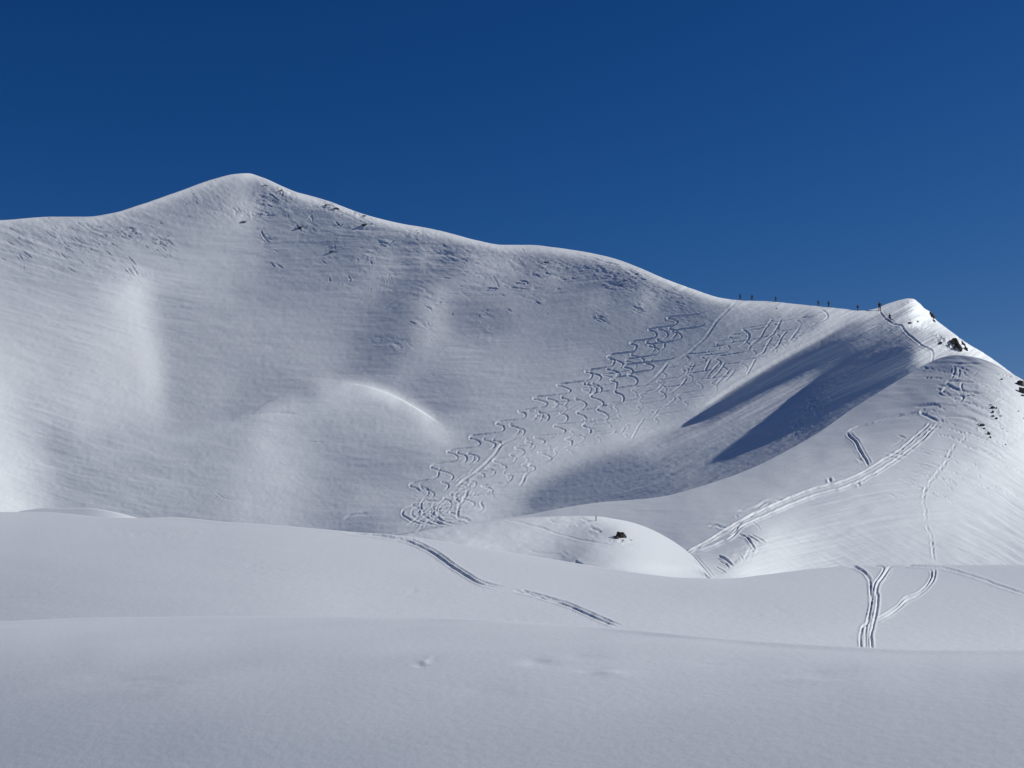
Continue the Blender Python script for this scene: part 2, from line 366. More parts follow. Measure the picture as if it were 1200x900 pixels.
SPUR = relief('spur', SPUR_TOP,
    [(440,660),(640,690),(800,700),(1000,690),(1200,690),(1500,700)],
    [(440,172),(560,175),(700,185),(780,200),(900,245),(1000,290),(1083,332),(1120,342),(1200,345),(1500,330)],
    [(440,150),(640,148),(845,140),(1000,158),(1200,165),(1500,165)],
    [(1110,422,100),(1140,425,130),(1090,432,120),(1120,440,142),(1060,450,135),(1100,460,142),(1160,440,185),(1180,455,200),(1195,452,215),(1150,460,165),(1030,470,130),(1085,473,118),(1080,490,150),(1000,490,140),(1050,500,150),(1130,490,160),(1170,490,200),(1195,490,215),(1195,540,215),(1160,520,200),(1150,560,208),(1195,600,205),(1120,520,182),(1100,540,185),(1080,510,168),(1020,530,165),(960,520,150),(960,550,165),(900,550,155),(900,580,168),(850,565,155),(830,590,165),(780,590,160),(740,592,160),(760,610,158),(790,625,152),(820,620,160),(860,600,168),(950,590,180),(1000,570,182),(1050,560,188),(1100,600,202),(1150,620,205),(1195,650,192),(1100,650,192),(1050,620,192),(1000,620,190),(1000,655,188),(950,630,202),(920,640,214),(900,628,212),(885,620,185),(870,635,168),(850,645,165),(850,660,180),(880,655,215),(870,668,225),(900,665,218),(950,660,200),(660,592,165),(640,598,155),(700,595,168),(700,602,162),(560,620,170),(600,610,175)],
    du=8.0, nt=56, span=(440, 1500), smooth=1.5, lift=2.5)
KNOLL = relief('knoll', KNOLL_TOP,
    [(380,690),(640,690),(760,700),(845,712),(900,810)],
    [(380,140),(520,150),(640,150),(720,146),(800,138),(845,130),(900,120)],
    [(380,122),(640,118),(800,118),(845,117),(900,112)],
    [(500,625,172),(560,620,176),(560,637,200),(600,615,178),(620,637,188),(640,648,178),(660,610,188),(680,613,182),(690,622,158),(715,625,170),(660,630,172),(650,640,175),(680,652,150),(700,652,178),(665,655,145),(725,637,200),(742,620,214),(760,630,214),(790,650,214),(810,665,214),(770,667,215),(740,662,205),(700,640,188),(722,612,214),(700,607,208),(825,680,200)],
    du=6.0, nt=36, span=(380, 900), smooth=1.0, edge=0.05, hold=0.05, face=0.15, crest_blur=0)
MOUND = relief('mound', MOUND_TOP,
    [(-60,650),(260,660)], [(-60,165),(260,165)], [(-60,135),(260,135)],
    [(30,600,172),(60,599,168),(100,598,165),(130,601,190),(150,605,210),(10,605,185),(100,620,170)],
    du=8.0, nt=16, span=(-60, 260), smooth=2.0)
MID = relief('mid', MID_TOP,
    [(-300,790),(0,780),(500,775),(740,790),(1000,810),(1200,812),(1500,810)],
    [(-300,135),(0,128),(400,112),(850,106),(1200,112),(1500,120)],
    [(-300,38),(600,36),(1000,36),(1500,36)],
    [(0,606,184),(100,620,178),(0,640,175),(0,700,165),(200,640,178),(200,700,175),(300,650,181),(400,640,186),(400,700,188),(300,710,180),(500,660,186),(500,700,186),(600,670,188),(600,715,186),(700,690,186),(800,690,182),(800,730,190),(900,700,182),(900,745,190),(1000,680,182),(1000,745,190),(1100,680,180),(1100,745,190),(1190,680,178),(1190,745,190),(700,718,188),(600,780,188)],
    du=12.0, nt=30, smooth=4.0, lift=3.0)
NEAR = relief('near', NEAR_TOP,
    [(-300,1010),(1500,1010)], [(-300,33),(500,31),(1000,30),(1500,31)], [(-300,7.0),(1500,7.0)],
    [(x, float(pchip(x, NEAR_TOP)) + 1.5, 184) for x in range(0, 1201, 50)] + [(x, float(pchip(x, NEAR_TOP)) + 12, 181) for x in range(0, 1201, 60)] + [(0,740,172),(100,760,167),(300,735,176),(500,735,179),(700,750,176),(900,770,176),(1100,775,175),(0,800,158),(0,890,150),(200,800,160),(200,890,152),(400,790,166),(600,790,170),(800,800,170),(1000,800,168),(1190,800,168),(400,890,158),(600,890,160),(800,890,162),(1000,890,164),(1190,890,164),(600,990,160)],
    du=14.0, nt=30, smooth=4.0, lift=3.0)

# ------------------------------------------------------------------ materials
def snow_material(name, grain):
    m = bpy.data.materials.new(name); m.use_nodes = True
    t = m.node_tree; b = t.nodes['Principled BSDF']
    b.inputs['Base Color'].default_value = (0.78, 0.807, 0.80, 1)
    b.inputs['Roughness'].default_value = 0.7
    b.inputs['Specular IOR Level'].default_value = 0.15
    tc = t.nodes.new('ShaderNodeTexCoord')
    n1 = t.nodes.new('ShaderNodeTexNoise'); n1.inputs['Scale'].default_value = grain; n1.inputs['Detail'].default_value = 5
    bp = t.nodes.new('ShaderNodeBump'); bp.inputs['Strength'].default_value = 0.12; bp.inputs['Distance'].default_value = 0.35 / grain
    t.links.new(tc.outputs['Object'], n1.inputs['Vector'])
    t.links.new(n1.outputs['Fac'], bp.inputs['Height'])
    t.links.new(bp.outputs['Normal'], b.inputs['Normal'])
    return m
SNOW_FAR = snow_material('snow_far', 0.8)
SNOW_MID = snow_material('snow_mid', 3.0)
SNOW_NEAR = snow_material('snow_near', 12.0)

# ------------------------------------------------------------------ mesh building
def grid_mesh(name, P, mat, label=None, cat=None, kind='structure'):
    n, m = P.shape[:2]
    me = bpy.data.meshes.new(name)
    me.vertices.add(n * m)
    me.vertices.foreach_set('co', P.reshape(-1).astype(np.float32))
    i = np.arange(n * m).reshape(n, m)
    f = np.stack([i[:-1, :-1], i[1:, :-1], i[1:, 1:], i[:-1, 1:]], -1).reshape(-1, 4)
    me.loops.add(f.size); me.loops.foreach_set('vertex_index', f.ravel())
    me.polygons.add(len(f)); me.polygons.foreach_set('loop_start', np.arange(0, f.size, 4)); me.polygons.foreach_set('loop_total', np.full(len(f), 4))
    me.polygons.foreach_set('use_smooth', np.ones(len(f), bool))
    me.update(calc_edges=True); me.validate()
    me.materials.append(mat)
    o = bpy.data.objects.new(name, me); C.objects.link(o)
    if kind: o['kind'] = kind
    if label: o['label'] = label
    if cat: o['category'] = cat
    return o

def build_terrain(name, L, mat, ustep, tstep, disp=None, back=(0.5,1,2,4,8,14,22,34,50,80), radius=60.0, front=None, fall=0.45, lo=-12, hi=1212, floor=-30.0, endslope=0.6):
    u = cols(ustep, max(lo, L.span[0]), min(hi, L.span[1]), L.span)
    hmax = max(abs(pchip(x, L.bottom) - pchip(x, L.top)) for x in np.linspace(0 if L.span[0] < 0 else L.span[0], min(1200, L.span[1]), 40))
    nrow = int(hmax / tstep) + 2
    t = np.linspace(0, 1, nrow)
    vt, vb = pchip(u, L.top)[:, None], pchip(u, L.bottom)[:, None]
    V = vb + (vt - vb) * t[None]
    Y = L.depth(u, V)
    U = np.repeat(u[:, None], nrow, 1)
    X, Z = slopes(U, V)
    P = np.stack([X * Y, Y, EYE + Z * Y], -1)
    if disp is not None:
        N = np.cross(np.gradient(P, axis=0), np.gradient(P, axis=1))
        N /= np.linalg.norm(N, axis=-1, keepdims=True)
        N *= np.sign(N[..., 2:3] + 1e-9)
        P = P + N * disp(U, V, P, N)[..., None]
    # over the crest and down the far side
    c, Zc = P[:, -1], (P[:, -1, 2] - EYE) / P[:, -1, 1]
    Xc = P[:, -1, 0] / P[:, -1, 1]
    rows = []
    for s in back:
        drop = s * s / (2 * radius) if s < radius * endslope else radius * endslope**2 / 2 + endslope * (s - radius * endslope)
        rows.append(np.stack([c[:, 0] + Xc * s, c[:, 1] + s, c[:, 2] + Zc * s - drop], -1))
    # foot: runs on below the ground in front of it
    f = P[:, 0]; frows = []
    for s in (front or (3, 8, 16, 28, 42, 56)):
        frows.append(np.stack([f[:, 0] * (1 - s / f[:, 1]), f[:, 1] - s, f[:, 2] - fall * s - 0.012 * s * s * (fall / .45)], -1))
    P = np.concatenate([np.stack(frows[::-1], 1), P, np.stack(rows, 1)], 1)
    return grid_mesh(name, P, mat)
#DISPLACEMENT
# ------------------------------------------------------------------ tracks, cracks and crust pressed into the snow
class Relief:
    """heights (metres at 1 px = Y/F metres) of everything narrow, on a half-pixel sheet that the snow meshes sample"""
    def __init__(self, x0, y0, x1, y1, res=2):
        self.o, self.res = (x0, y0), res
        self.h = np.zeros((int((x1 - x0) * res), int((y1 - y0) * res)), np.float32)
    def line(self, pts, width=1.3, depth=1.0, rim=0.45, fade=4.0, wob=0.25, sq=1.0, broken=0.0, seed=None):
        """a groove of the given half width and depth (both in pixels) with the pushed-up snow beside it"""
        r = self.res
        P = np.array(pts, float)
        # smooth the traced points
        d = np.concatenate([[0], np.cumsum(np.hypot(*np.diff(P, axis=0).T))])
        if d[-1] < 1: return
        s = np.arange(0, d[-1], 0.8)
        if len(P) > 3:
            q = np.stack([pchip(s, list(zip(d, P[:, k]))) for k in (0, 1)], 1)
        else:
            q = np.stack([np.interp(s, d, P[:, k]) for k in (0, 1)], 1)
        sd = seed if seed is not None else random.random() * 90
        q = q + wob * np.stack([noise(s / 5, s * 0 + sd), noise(s / 5, s * 0 + sd + 9.3)], 1)
        amp = np.clip(np.minimum(s, s[-1] - s) / fade + 0.05, 0, 1) * (1 + 0.35 * noise(s / 7, s * 0 + sd + 4))
        if broken: amp = amp * np.clip(0.5 + 1.6 * noise(s / 2.2, s * 0 + sd + 20), 0, 1.4)
        pad = width * 4 + 2
        x0, y0 = np.floor((q.min(0) - pad - self.o) * r).astype(int)
        x1, y1 = np.ceil((q.max(0) + pad - self.o) * r).astype(int)
        x0, y0 = max(x0, 0), max(y0, 0); x1, y1 = min(x1, self.h.shape[0]), min(y1, self.h.shape[1])
        if x1 <= x0 or y1 <= y0: return
        D = np.full((x1 - x0, y1 - y0), 1e9, np.float32); Aa = np.zeros_like(D)
        k = int(math.ceil(pad * r))
        off = np.arange(-k, k + 1)
        for (cx, cy), am in zip(q, amp):
            ix, iy = int((cx - self.o[0]) * r) - x0, int((cy - self.o[1]) * r) - y0
            a0, a1, b0, b1 = max(ix - k, 0), min(ix + k + 1, D.shape[0]), max(iy - k, 0), min(iy + k + 1, D.shape[1])
            if a1 <= a0 or b1 <= b0: continue
            gx = ((np.arange(a0, a1) + x0 + .5) / r + self.o[0] - cx)[:, None]
            gy = ((np.arange(b0, b1) + y0 + .5) / r + self.o[1] - cy)[None] * sq
            dd = gx * gx + gy * gy
            w = D[a0:a1, b0:b1]; m = dd < w
            w[m] = dd[m]; Aa[a0:a1, b0:b1][m] = am
        rr = np.sqrt(D)
        prof = (-np.exp(-(rr / width) ** 2 * 1.4) + rim * np.exp(-((rr - 1.9 * width) / (0.8 * width)) ** 2)) * depth * Aa
        H = self.h[x0:x1, y0:y1]
        prof = np.where(D > 1e8, 0, prof)
        # crossing tracks cut through each other's rims
        g = np.exp(-(rr / width) ** 2) * (D < 1e8) * np.clip(Aa, 0, 1)
        H *= (1 - 0.7 * g)
        H += prof
    def sample(self, U, V):
        x = (U - self.o[0]) * self.res - .5; y = (V - self.o[1]) * self.res - .5
        n, m = self.h.shape
        ok = (x > 1) & (y > 1) & (x < n - 2) & (y < m - 2)
        x = np.clip(x, 1, n - 3); y = np.clip(y, 1, m - 3)
        i, j = x.astype(int), y.astype(int); f, g = x - i, y - j
        h = self.h
        o = (h[i, j]*(1-f) + h[i+1, j]*f)*(1-g) + (h[i, j+1]*(1-f) + h[i+1, j+1]*f)*g
        return o * ok
def px(P): return P[..., 1] / F
def zo(x, y, k, pts): return [(x + a / k, y + b / k) for a, b in pts]

RM = Relief(0, 195, 1130, 640)
RM_SQ = 1.7
S_CYCLE = [(0, 0), (-2, 2.6), (-8, 4.8), (-17, 6.2), (-27, 7.4), (-35, 8.4), (-39.3, 9.8), (-38.6, 11.4), (-34.5, 12.2), (-30, 13.6)]   # ends at (-27, 17)
def run(base, cyc=31.0, w=0.85, dep=1.0, jit=0.07, rim=0.22, phase=0.0, sway=1.0, hooks=False, first=0):
    """a skier's linked turns down the line through `base`: long sweep to the left, quick hook back right"""
    P = np.array(base, float)
    d = np.concatenate([[0], np.cumsum(np.hypot(*np.diff(P, axis=0).T))])
    out, s, segs, n = [], phase * cyc, [], 0
    while s < d[-1] - 3:
        c = cyc * (1 + jit * random.uniform(-1, 1))
        a = np.array([np.interp(s, d, P[:, k]) for k in (0, 1)]); b = np.array([np.interp(s + c, d, P[:, k]) for k in (0, 1)])
        if s + c > d[-1]: b = a + (b - a) * c / max(d[-1] - s, 4)
        g = c / 31.9; k1 = 1 + .15 * random.uniform(-1, 1); k2 = random.uniform(.85, 1.12)
        shear = (b - a) - np.array((-27.0, 17.0)) * g
        seg = []
        for i, (x, y) in enumerate(S_CYCLE):
            x = x * (k2 if x < -27 else 1)
            x = -27 * y / 17.0 + (x + 27 * y / 17.0) * sway
            seg.append((a[0] + x * g + shear[0] * y / 17.0, a[1] + (y * g + shear[1] * y / 17.0) * k1 ** (i < 6)))
        out += seg; segs.append((seg, (b[0], b[1]))); s += c; n += 1
    if hooks:
        for seg, end in segs:
            if random.random() < .12: continue
            q = seg[5:] + [end, (end[0] - 1.5 * random.random() - 1, end[1] + 3), (end[0] - 7, end[1] + 5.5)]
            RM.line(q, w, dep * random.uniform(.8, 1.2), rim, fade=3.5, wob=.25, sq=1.25)
        return
    out.append(segs[-1][1])
    RM.line(out, w, dep, rim, wob=.3, sq=1.35)
    for seg, end in segs:
        RM.line(seg[5:] + [end], w * 1.05, dep * .55, .15, fade=3, wob=.2, sq=1.2)
        RM.line(seg[1:7], .75, dep * 1.5, .1, fade=5, wob=.2)
EDGE = [(822,366),(800,374),(776,388),(752,404),(722,424),(703,434),(685,448),(659,463),(632,478),(605,494),(576,511),(548,528),(524,545),(506,562),(492,578)]
def shift(line, dx, dy, a=0, b=None): return [(x + dx, y + dy) for x, y in line[a:b]]
run(EDGE, 31, .85, 1.0)
for dx, dy, i0, i1 in ((10.5, 1.2, 1, 14), (20.5, .5, 1, 14), (30, -.5, 2, 12)):
    run(shift(EDGE, dx, dy, i0, i1), 31, .8, .95, hooks=True)
run(shift(EDGE, 26, 4, 1, 9), 31, .75, .6)
FAM2 = [(790,418),(758,433),(740,454),(726,474),(707,495),(675,517),(652,530),(640,545),(600,560),(570,580),(548,596)]
run(FAM2, 27, .9, .95)
run([(765,420),(735,440),(713,461),(706,475),(689,490),(657,508),(613,530),(600,545),(560,560),(540,580),(520,600)], 27, .85, .85)
run([(745,425),(712,447),(700,463),(680,480),(655,497),(640,508)], 26, .8, .8, hooks=True)
run([(650,510),(618,528),(596,545),(572,558),(548,575),(530,590)], 27, .8, .75)
run([(560,545),(545,558),(520,572),(505,586)], 22, .8, .8, hooks=True)
# right-hand runs: longer, flatter turns under the skyline
rr_ = [[(968,366),(930,385),(905,402),(868,428),(840,445),(795,470),(760,492),(720,510),(680,528)],
       [(950,365),(915,384),(890,402),(852,424),(826,436),(786,462),(744,486),(700,508),(660,528),(625,548)],
       [(935,364),(905,378),(880,395),(850,412),(826,424),(795,440),(750,468),(700,495),(655,520),(610,545),(590,570)],
       [(914,373),(880,385),(862,398),(838,412),(800,424),(770,452),(728,475),(690,495)],
       [(958,375),(926,400),(897,421),(868,438),(842,456),(800,480),(765,500),(730,515)],
       [(900,377),(872,394),(850,404),(818,425),(790,452),(770,466),(735,488),(700,505)]]
for k, b in enumerate(rr_):
    run(b, (34, 38, 30, 36, 42, 33)[k], .75, (0.4, 0.5, 0.45, 0.4, 0.36, 0.4)[k], sway=0.6, phase=0.1 * k)
for b in ([(905,374),(897,385),(890,397),(880,405)],[(916,373),(912,382),(905,392),(890,402)],[(938,382),(934,388),(930,393),(925,400)],[(922,388),(915,397),(912,404),(902,412)],
          [(962,363),(968,366),(970,371),(964,376),(952,380)],[(905,395),(900,402),(895,412),(885,418)],[(870,385),(878,393),(874,401),(866,406)],[(890,395),(882,402),(878,408)],
          [(886,420),(880,430),(875,440)],[(856,432),(848,441),(838,452)],[(850,424),(842,436),(832,445)],[(845,424),(836,432),(828,443)],[(833,420),(827,432),(826,436)],[(862,432),(856,440),(848,448)],
          [(814,425),(812,430),(808,436)],[(805,442),(798,452),(786,460)],[(792,466),(783,474),(776,478)],[(772,480),(766,486)],[(755,490),(748,500),(740,515)],[(733,500),(727,508)],[(722,505),(715,510)]):
    RM.line(b, 0.85, 0.8, 0.3, fade=3)
RM.line([(864,352),(851,365),(841,375),(834,385),(828,394),(820,402),(810,411),(800,418),(790,424)], 1.2, 0.45, .4, fade=8)
RM.line([(784,424),(775,435),(764,446),(754,452),(745,455)], 1.2, 0.5, .5, fade=6)
RM.line([(778,448),(771,456),(758,462),(740,466)], 1.1, 0.4, .5, fade=6)
RM.line([(820,368),(845,362),(880,356)], 1.2, 0.3, fade=9)
RM.line([(650,490),(665,480),(686,468)], 0.9, 0.4, fade=6)
RM.line(zo(560,450,7.5,[(340,480),(250,510),(200,540),(160,600),(110,660),(50,720),(-40,790),(-130,850),(-190,905)]), 1.3, 0.7, .6)
RM.line(zo(460,520,7.5,[(880,340),(830,390),(760,430),(680,460)]), 1.1, .5)
RM.line(zo(460,520,7.5,[(680,350),(660,420),(620,500),(580,560),(570,640),(640,660),(690,690)]), 1.2, .7)
RM.line(zo(460,520,7.5,[(560,440),(550,480),(585,520),(560,560)]), 1.1, .7)
RM.line(zo(460,520,7.5,[(800,490),(775,520),(795,560),(760,595),(690,612)]), 1.1, .6)
RM.line(zo(560,450,7.5,[(470,760),(420,800),(400,850),(365,900)]), 1.1, .65)
for x, d in ((0, .75), (11, .7), (24, .8), (36, .6)):
    RM.line(zo(460+x,520,7.5,[(200,530),(140,560),(90,590),(85,620),(130,655),(190,690),(300,715)]), 1.0, d, .5)
for k in range(9):
    cx, cy = random.uniform(498, 534), random.uniform(588, 604)
    a0 = random.uniform(1.6, 3.4); rx, ry = random.uniform(5, 12), random.uniform(4, 8)
    RM.line([(cx + rx * math.cos(a0 + t), cy + ry * math.sin(a0 + t)) for t in np.linspace(0, random.uniform(1.8, 3.3), 7)], .9, .65, .6, fade=2)
for a, b in (((482,582),(520,583)),((484,589),(515,587)),((500,612),(552,608)),((512,615),(545,612)),((515,604),(552,612)),((488,575),(515,572)),((470,605),(500,614))):
    RM.line([a, ((a[0]+b[0])/2, (a[1]+b[1])/2 + random.uniform(-1.5, 1.5)), b], .9, .6, .7, fade=3, broken=.3)
for k in range(16):
    x = random.uniform(495, 560); y = 640 - 0.85 * (x - 495) - random.uniform(15, 52) + 12
    RM.line([(x, y), (x - 6, y + 6), (x - 14, y + 10), (x - 22, y + 17)], .9, .5, .6, fade=3)
RM.line([(512,618),(495,622),(478,626),(455,630)], 1.1, .7, .6)
RM.line(zo(460,520,7.5,[(240,630),(190,680),(140,730)]), 1.0, .6)
# skin track below the small summit, with its shortcut lines
RM.line(zo(1020,335,12,[(120,330),(140,380),(190,440),(260,500),(340,545),(430,560),(480,620),(540,690),(640,770),(740,850),(860,905),(880,960),(870,1040),(835,1090)]), 0.9, 1.0, .4)
RM.line(zo(1020,335,12,[(170,320),(190,380),(250,440),(330,510),(370,550)]), 0.7, .5, .4)
RM.line(zo(1020,335,12,[(100,330),(120,400),(200,480),(300,550)]), 0.6, .35, .3)
RM.line([(1041,376),(1028,381),(1013,389)], 0.8, .6, .2); RM.line([(1022,366),(1008,372),(992,380)], 0.8, .45, .2)
RM.line([(1003,364),(994,368),(984,373)], 0.8, .45, .2)
# cracks, scarps and melt marks of the upper face, then the small ones that texture it
def crack(pts, w=.65, d=1.3, rim=.3): RM.line(pts, w * .9, d * .9, rim, fade=2.5, wob=.45)
z = lambda p: zo(0, 250, 6, p)
for p in ([(60,100),(120,135),(175,165)], [(120,165),(145,190)], [(40,195),(100,230)], [(0,310),(40,335)], [(315,130),(350,155),(400,180)], [(420,270),(445,300),(475,320)], [(540,60),(580,88),(650,98),(720,98)],
          [(520,165),(600,230)], [(610,245),(700,275)], [(640,165),(720,205)], [(680,215),(715,230)], [(860,100),(920,105),(970,120)], [(840,125),(880,110)], [(890,150),(930,175),(975,165)], [(930,145),(995,150)], [(850,160),(870,170)],
          [(1105,165),(1150,190),(1195,195)], [(1120,200),(1180,240)], [(1140,240),(1175,270)], [(1090,250),(1125,280)], [(1115,65),(1150,80)], [(1020,225),(1045,245)], [(900,300),(960,370)], [(920,365),(970,430)], [(900,390),(960,465)], [(870,395),(905,420)],
          [(750,370),(780,375)], [(780,445),(820,455)], [(880,465),(915,470)], [(700,140),(760,160)], [(770,205),(830,240)], [(160,270),(230,320)], [(130,285),(160,330)], [(470,385),(540,420)], [(560,345),(600,352)], [(730,260),(790,300)], [(470,230),(520,240)]):
    crack(z(p))
z = lambda p: zo(260, 195, 6, p)
for p, d in (([(280,120),(300,130),(335,150)], 1.6), ([(405,155),(430,180),(420,215)], 1.8), ([(440,170),(520,200)], 1.2), ([(320,190),(360,210),(400,240)], 1.2), ([(310,265),(350,285)], 1.4), ([(280,262),(300,275)], 1.0), ([(205,335),(215,355),(260,340),(300,345),(380,345)], 1.3),
             ([(75,290),(125,335)], 1.0), ([(105,290),(140,330)], 1.0), ([(130,295),(165,330)], .9), ([(275,450),(300,500),(335,535)], 1.8), ([(285,545),(310,550)], 1.2), ([(365,595),(395,600)], 1.0), ([(345,680),(375,715)], 1.3), ([(390,690),(430,720)], 1.0),
             ([(525,410),(550,440),(560,465)], 1.8), ([(560,425),(590,440)], 1.6), ([(630,430),(650,450)], 1.2), ([(600,370),(630,350),(640,390)], .9), ([(460,330),(470,360)], 1.0), ([(710,265),(750,270),(790,290),(830,310)], 1.8), ([(700,290),(760,295)], 1.4),
             ([(800,385),(830,420),(850,400)], 1.3), ([(920,320),(970,345),(1010,350)], 1.5), ([(980,430),(1010,405),(1060,405)], 1.3), ([(755,602),(805,602)], 1.8), ([(790,550),(800,590)], .9), ([(945,650),(960,670)], 1.3), ([(1040,665),(1055,690)], 1.7), ([(1075,640),(1085,655)], 1.2),
             ([(1140,545),(1180,550)], 1.1), ([(995,735),(1010,750)], 1.1), ([(1075,735),(1080,750)], 1.0), ([(885,770),(905,800),(890,815)], 1.2), ([(755,780),(765,820)], .9), ([(700,660),(740,690)], .7), ([(840,820),(850,840)], .8)):
    crack(z(p), .75, d)
z = lambda p: zo(400, 260, 6, p)
for p, d in (([(300,150),(335,155),(370,130)], 1.2), ([(720,392),(770,397)], 1.2), ([(850,350),(895,355)], 1.2), ([(870,265),(885,290)], 1.6), ([(820,320),(845,325)], 1.0), ([(930,290),(975,292)], 1.0), ([(940,245),(1030,240)], 1.0), ([(670,567),(745,570)], 1.3), ([(680,535),(735,560)], .9),
             ([(580,590),(620,610),(635,630)], 1.7), ([(475,700),(525,720)], 1.8), ([(540,700),(560,720)], 1.2), ([(780,500),(820,510)], 1.1), ([(1025,465),(1110,472)], 1.4), ([(1060,370),(1090,420),(1115,465)], 1.3), ([(965,655),(975,675)], 1.6), ([(995,650),(1010,670)], 1.2), ([(775,640),(785,665)], 1.3),
             ([(1120,515),(1150,525)], 1.1), ([(975,440),(990,455)], 1.1), ([(410,290),(450,282)], .9), ([(500,195),(530,195)], 1.2), ([(570,193),(625,195)], 1.0), ([(325,410),(315,440)], 1.0), ([(425,455),(430,470)], 1.0), ([(600,700),(620,740)], .8), ([(460,850),(500,880)], .9), ([(1165,610),(1200,640)], 1.1),
             ([(960,500),(1010,510)], .8), ([(820,450),(870,455)], .8), ([(300,600),(400,540),(480,500)], .6), ([(330,620),(440,560),(540,545)], .6)):
    crack(z(p), .7, d)
z = lambda p: zo(560, 275, 6, p)
for p, d in (([(70,375),(150,382)], 1.4), ([(225,368),(340,385)], 1.7), ([(240,335),(330,350)], .9), ([(290,325),(340,330),(355,355)], 1.6), ([(405,465),(440,495)], 1.8), ([(485,550),(495,565)], 1.3), ([(345,510),(350,525)], 1.1), ([(835,560),(850,590),(900,615)], 1.7), ([(850,570),(880,600)], 1.0),
             ([(460,200),(490,190),(520,185)], 1.4), ([(250,235),(260,270)], 1.2), ([(260,220),(300,212)], .9), ([(300,90),(330,125)], 1.1), ([(410,280),(440,300)], 1.3), ([(470,270),(520,288)], 1.2), ([(600,315),(640,325)], 1.1), ([(650,305),(690,320)], 1.2), ([(700,145),(800,165),(900,195),(1000,215)], 1.1),
             ([(830,170),(860,185)], 1.3), ([(900,290),(940,298)], 1.2), ([(890,375),(910,372)], 1.4), ([(930,368),(960,362)], 1.2), ([(1000,352),(1030,348)], 1.2), ([(1100,512),(1170,525)], 1.0), ([(1110,530),(1180,545)], .8), ([(210,525),(240,545)], .9), ([(170,420),(200,435)], 1.0), ([(740,455),(760,458)], .9), ([(1140,310),(1190,325)], .9), ([(610,565),(625,575)], .9)):
    crack(z(p), .7, d)
for (cx, cy, sx, sy, n, ang, L_) in ((70,285,45,14,60,.5,7), (150,272,30,10,45,.4,6), (195,288,14,9,30,.6,6), (155,322,14,9,28,.8,5), (240,235,40,12,50,.6,5), (270,248,16,12,30,.9,5), (330,226,24,8,50,.2,3.5), (380,245,50,8,45,.2,4), (450,310,24,24,45,1.2,3.5), (490,277,16,7,34,.3,3), (545,315,45,22,60,.05,5), (640,315,50,14,80,.1,3.6), (720,322,30,14,70,.15,3.6), (580,370,40,14,50,.4,3), (500,385,16,24,30,.6,5), (465,405,16,6,20,0,3), (790,345,26,8,30,.2,4), (700,345,50,20,36,.1,3), (30,300,30,16,30,.5,7)):
    for k in range(n):
        x, y = random.gauss(cx, sx * .6), random.gauss(cy, sy * .7)
        if y < float(pchip(x, MOUNTAIN_TOP)) + 3: continue
        g = ang + random.gauss(0, .25); q = L_ * random.uniform(.4, 1.3)
        RM.line([(x, y), (x + q * .5 * math.cos(g), y + q * .5 * math.sin(g) + .4), (x + q * math.cos(g), y + q * math.sin(g))], .55, random.uniform(.18, .75), .4, fade=1.5, wob=.3)
RM.line(zo(199,398,3.66,[(300,335),(360,318),(440,313),(520,318),(570,328)]), .9, .9, -.2, fade=14)
RM.line(zo(199,398,3.66,[(740,770),(780,752),(850,745)]), 1.4, 1.0, .1, fade=8); RM.line(zo(199,398,3.66,[(600,440),(660,440)]), .6, .9, .2, fade=4)
RM.line(zo(199,398,3.66,[(195,655),(230,680),(265,685)]), .6, .7, .3, fade=4)
# knee of the wind lip and small cracks on the big face
for p, w, d in (([(100,262),(112,270),(125,273),(142,273)], 1.2, .5), ([(430,452),(450,455),(470,462)], 1, .1)):
    RM.line(p, w, d)

RS = Relief(780, 405, 1200, 690)
M1_ = [(806,648),(820,640),(832,633),(850,621),(862,614),(885,602),(905,593),(930,582),(955,573),(983,566),(1000,560),(1013,553),(1030,543),(1048,532),(1062,522),(1074,511),(1084,503),(1091,496)]
M2_ = [(806,650),(824,645),(842,637),(858,629),(866,620),(885,610),(908,600),(932,590),(958,580),(985,573),(1006,565),(1022,557),(1040,546),(1056,535),(1072,523),(1084,513),(1094,503),(1099,496)]
RS.line(M1_, .9, 1.3, .75, wob=.5); RS.line(M2_, .85, 1.25, .75, wob=.5)
for k_ in range(90):
    i_ = random.randrange(len(M2_) - 1); a, b = M2_[i_], M2_[i_+1]; t = random.random()
    RS.line([(a[0]+(b[0]-a[0])*t, a[1]+(b[1]-a[1])*t-3.6), (a[0]+(b[0]-a[0])*t+1.2, a[1]+(b[1]-a[1])*t-3.2)], .6, .6, .5, fade=.5)
RS.line([(815,645),(840,632),(856,623),(866,614)], .9, .6, .5); RS.line([(845,630),(862,622),(868,612),(884,604)], 1, .7, .5)
B1_ = zo(980,460,7.5,[(90,360),(130,400),(170,440),(200,500),(235,560),(270,620),(280,650)])
RS.line(B1_, 1.5, 1.3, .5); RS.line(shift(B1_, 3.5, -1.5), 0.9, .8, .5); RS.line(shift(B1_, -3, 2), 0.8, .5, .5)
RS.line(zo(980,460,7.5,[(100,345),(200,300),(350,265),(500,215),(620,190),(700,170)]), 1.0, 1.3, .3)
RS.line(zo(980,460,7.5,[(270,525),(400,495),(520,460),(600,400)]), .8, .5, .3)
RS.line(zo(980,460,7.5,[(530,375),(570,385),(620,410)]), .9, .8, .5); RS.line(zo(980,460,7.5,[(30,715),(120,690),(200,670)]), .8, .45, .3)
RS.line(zo(980,460,7.5,[(180,575),(210,595),(235,610)]), 1.4, .8, .6)
RS.line(zo(980,460,7.5,[(900,250),(850,235),(790,205),(745,175),(790,160),(850,140),(910,125)]), 1.3, 1.1, .4)
RS.line(zo(980,460,7.5,[(780,215),(790,180),(810,165)]), .8, .6); RS.line(zo(980,460,7.5,[(840,190),(850,165)]), .8, .5)
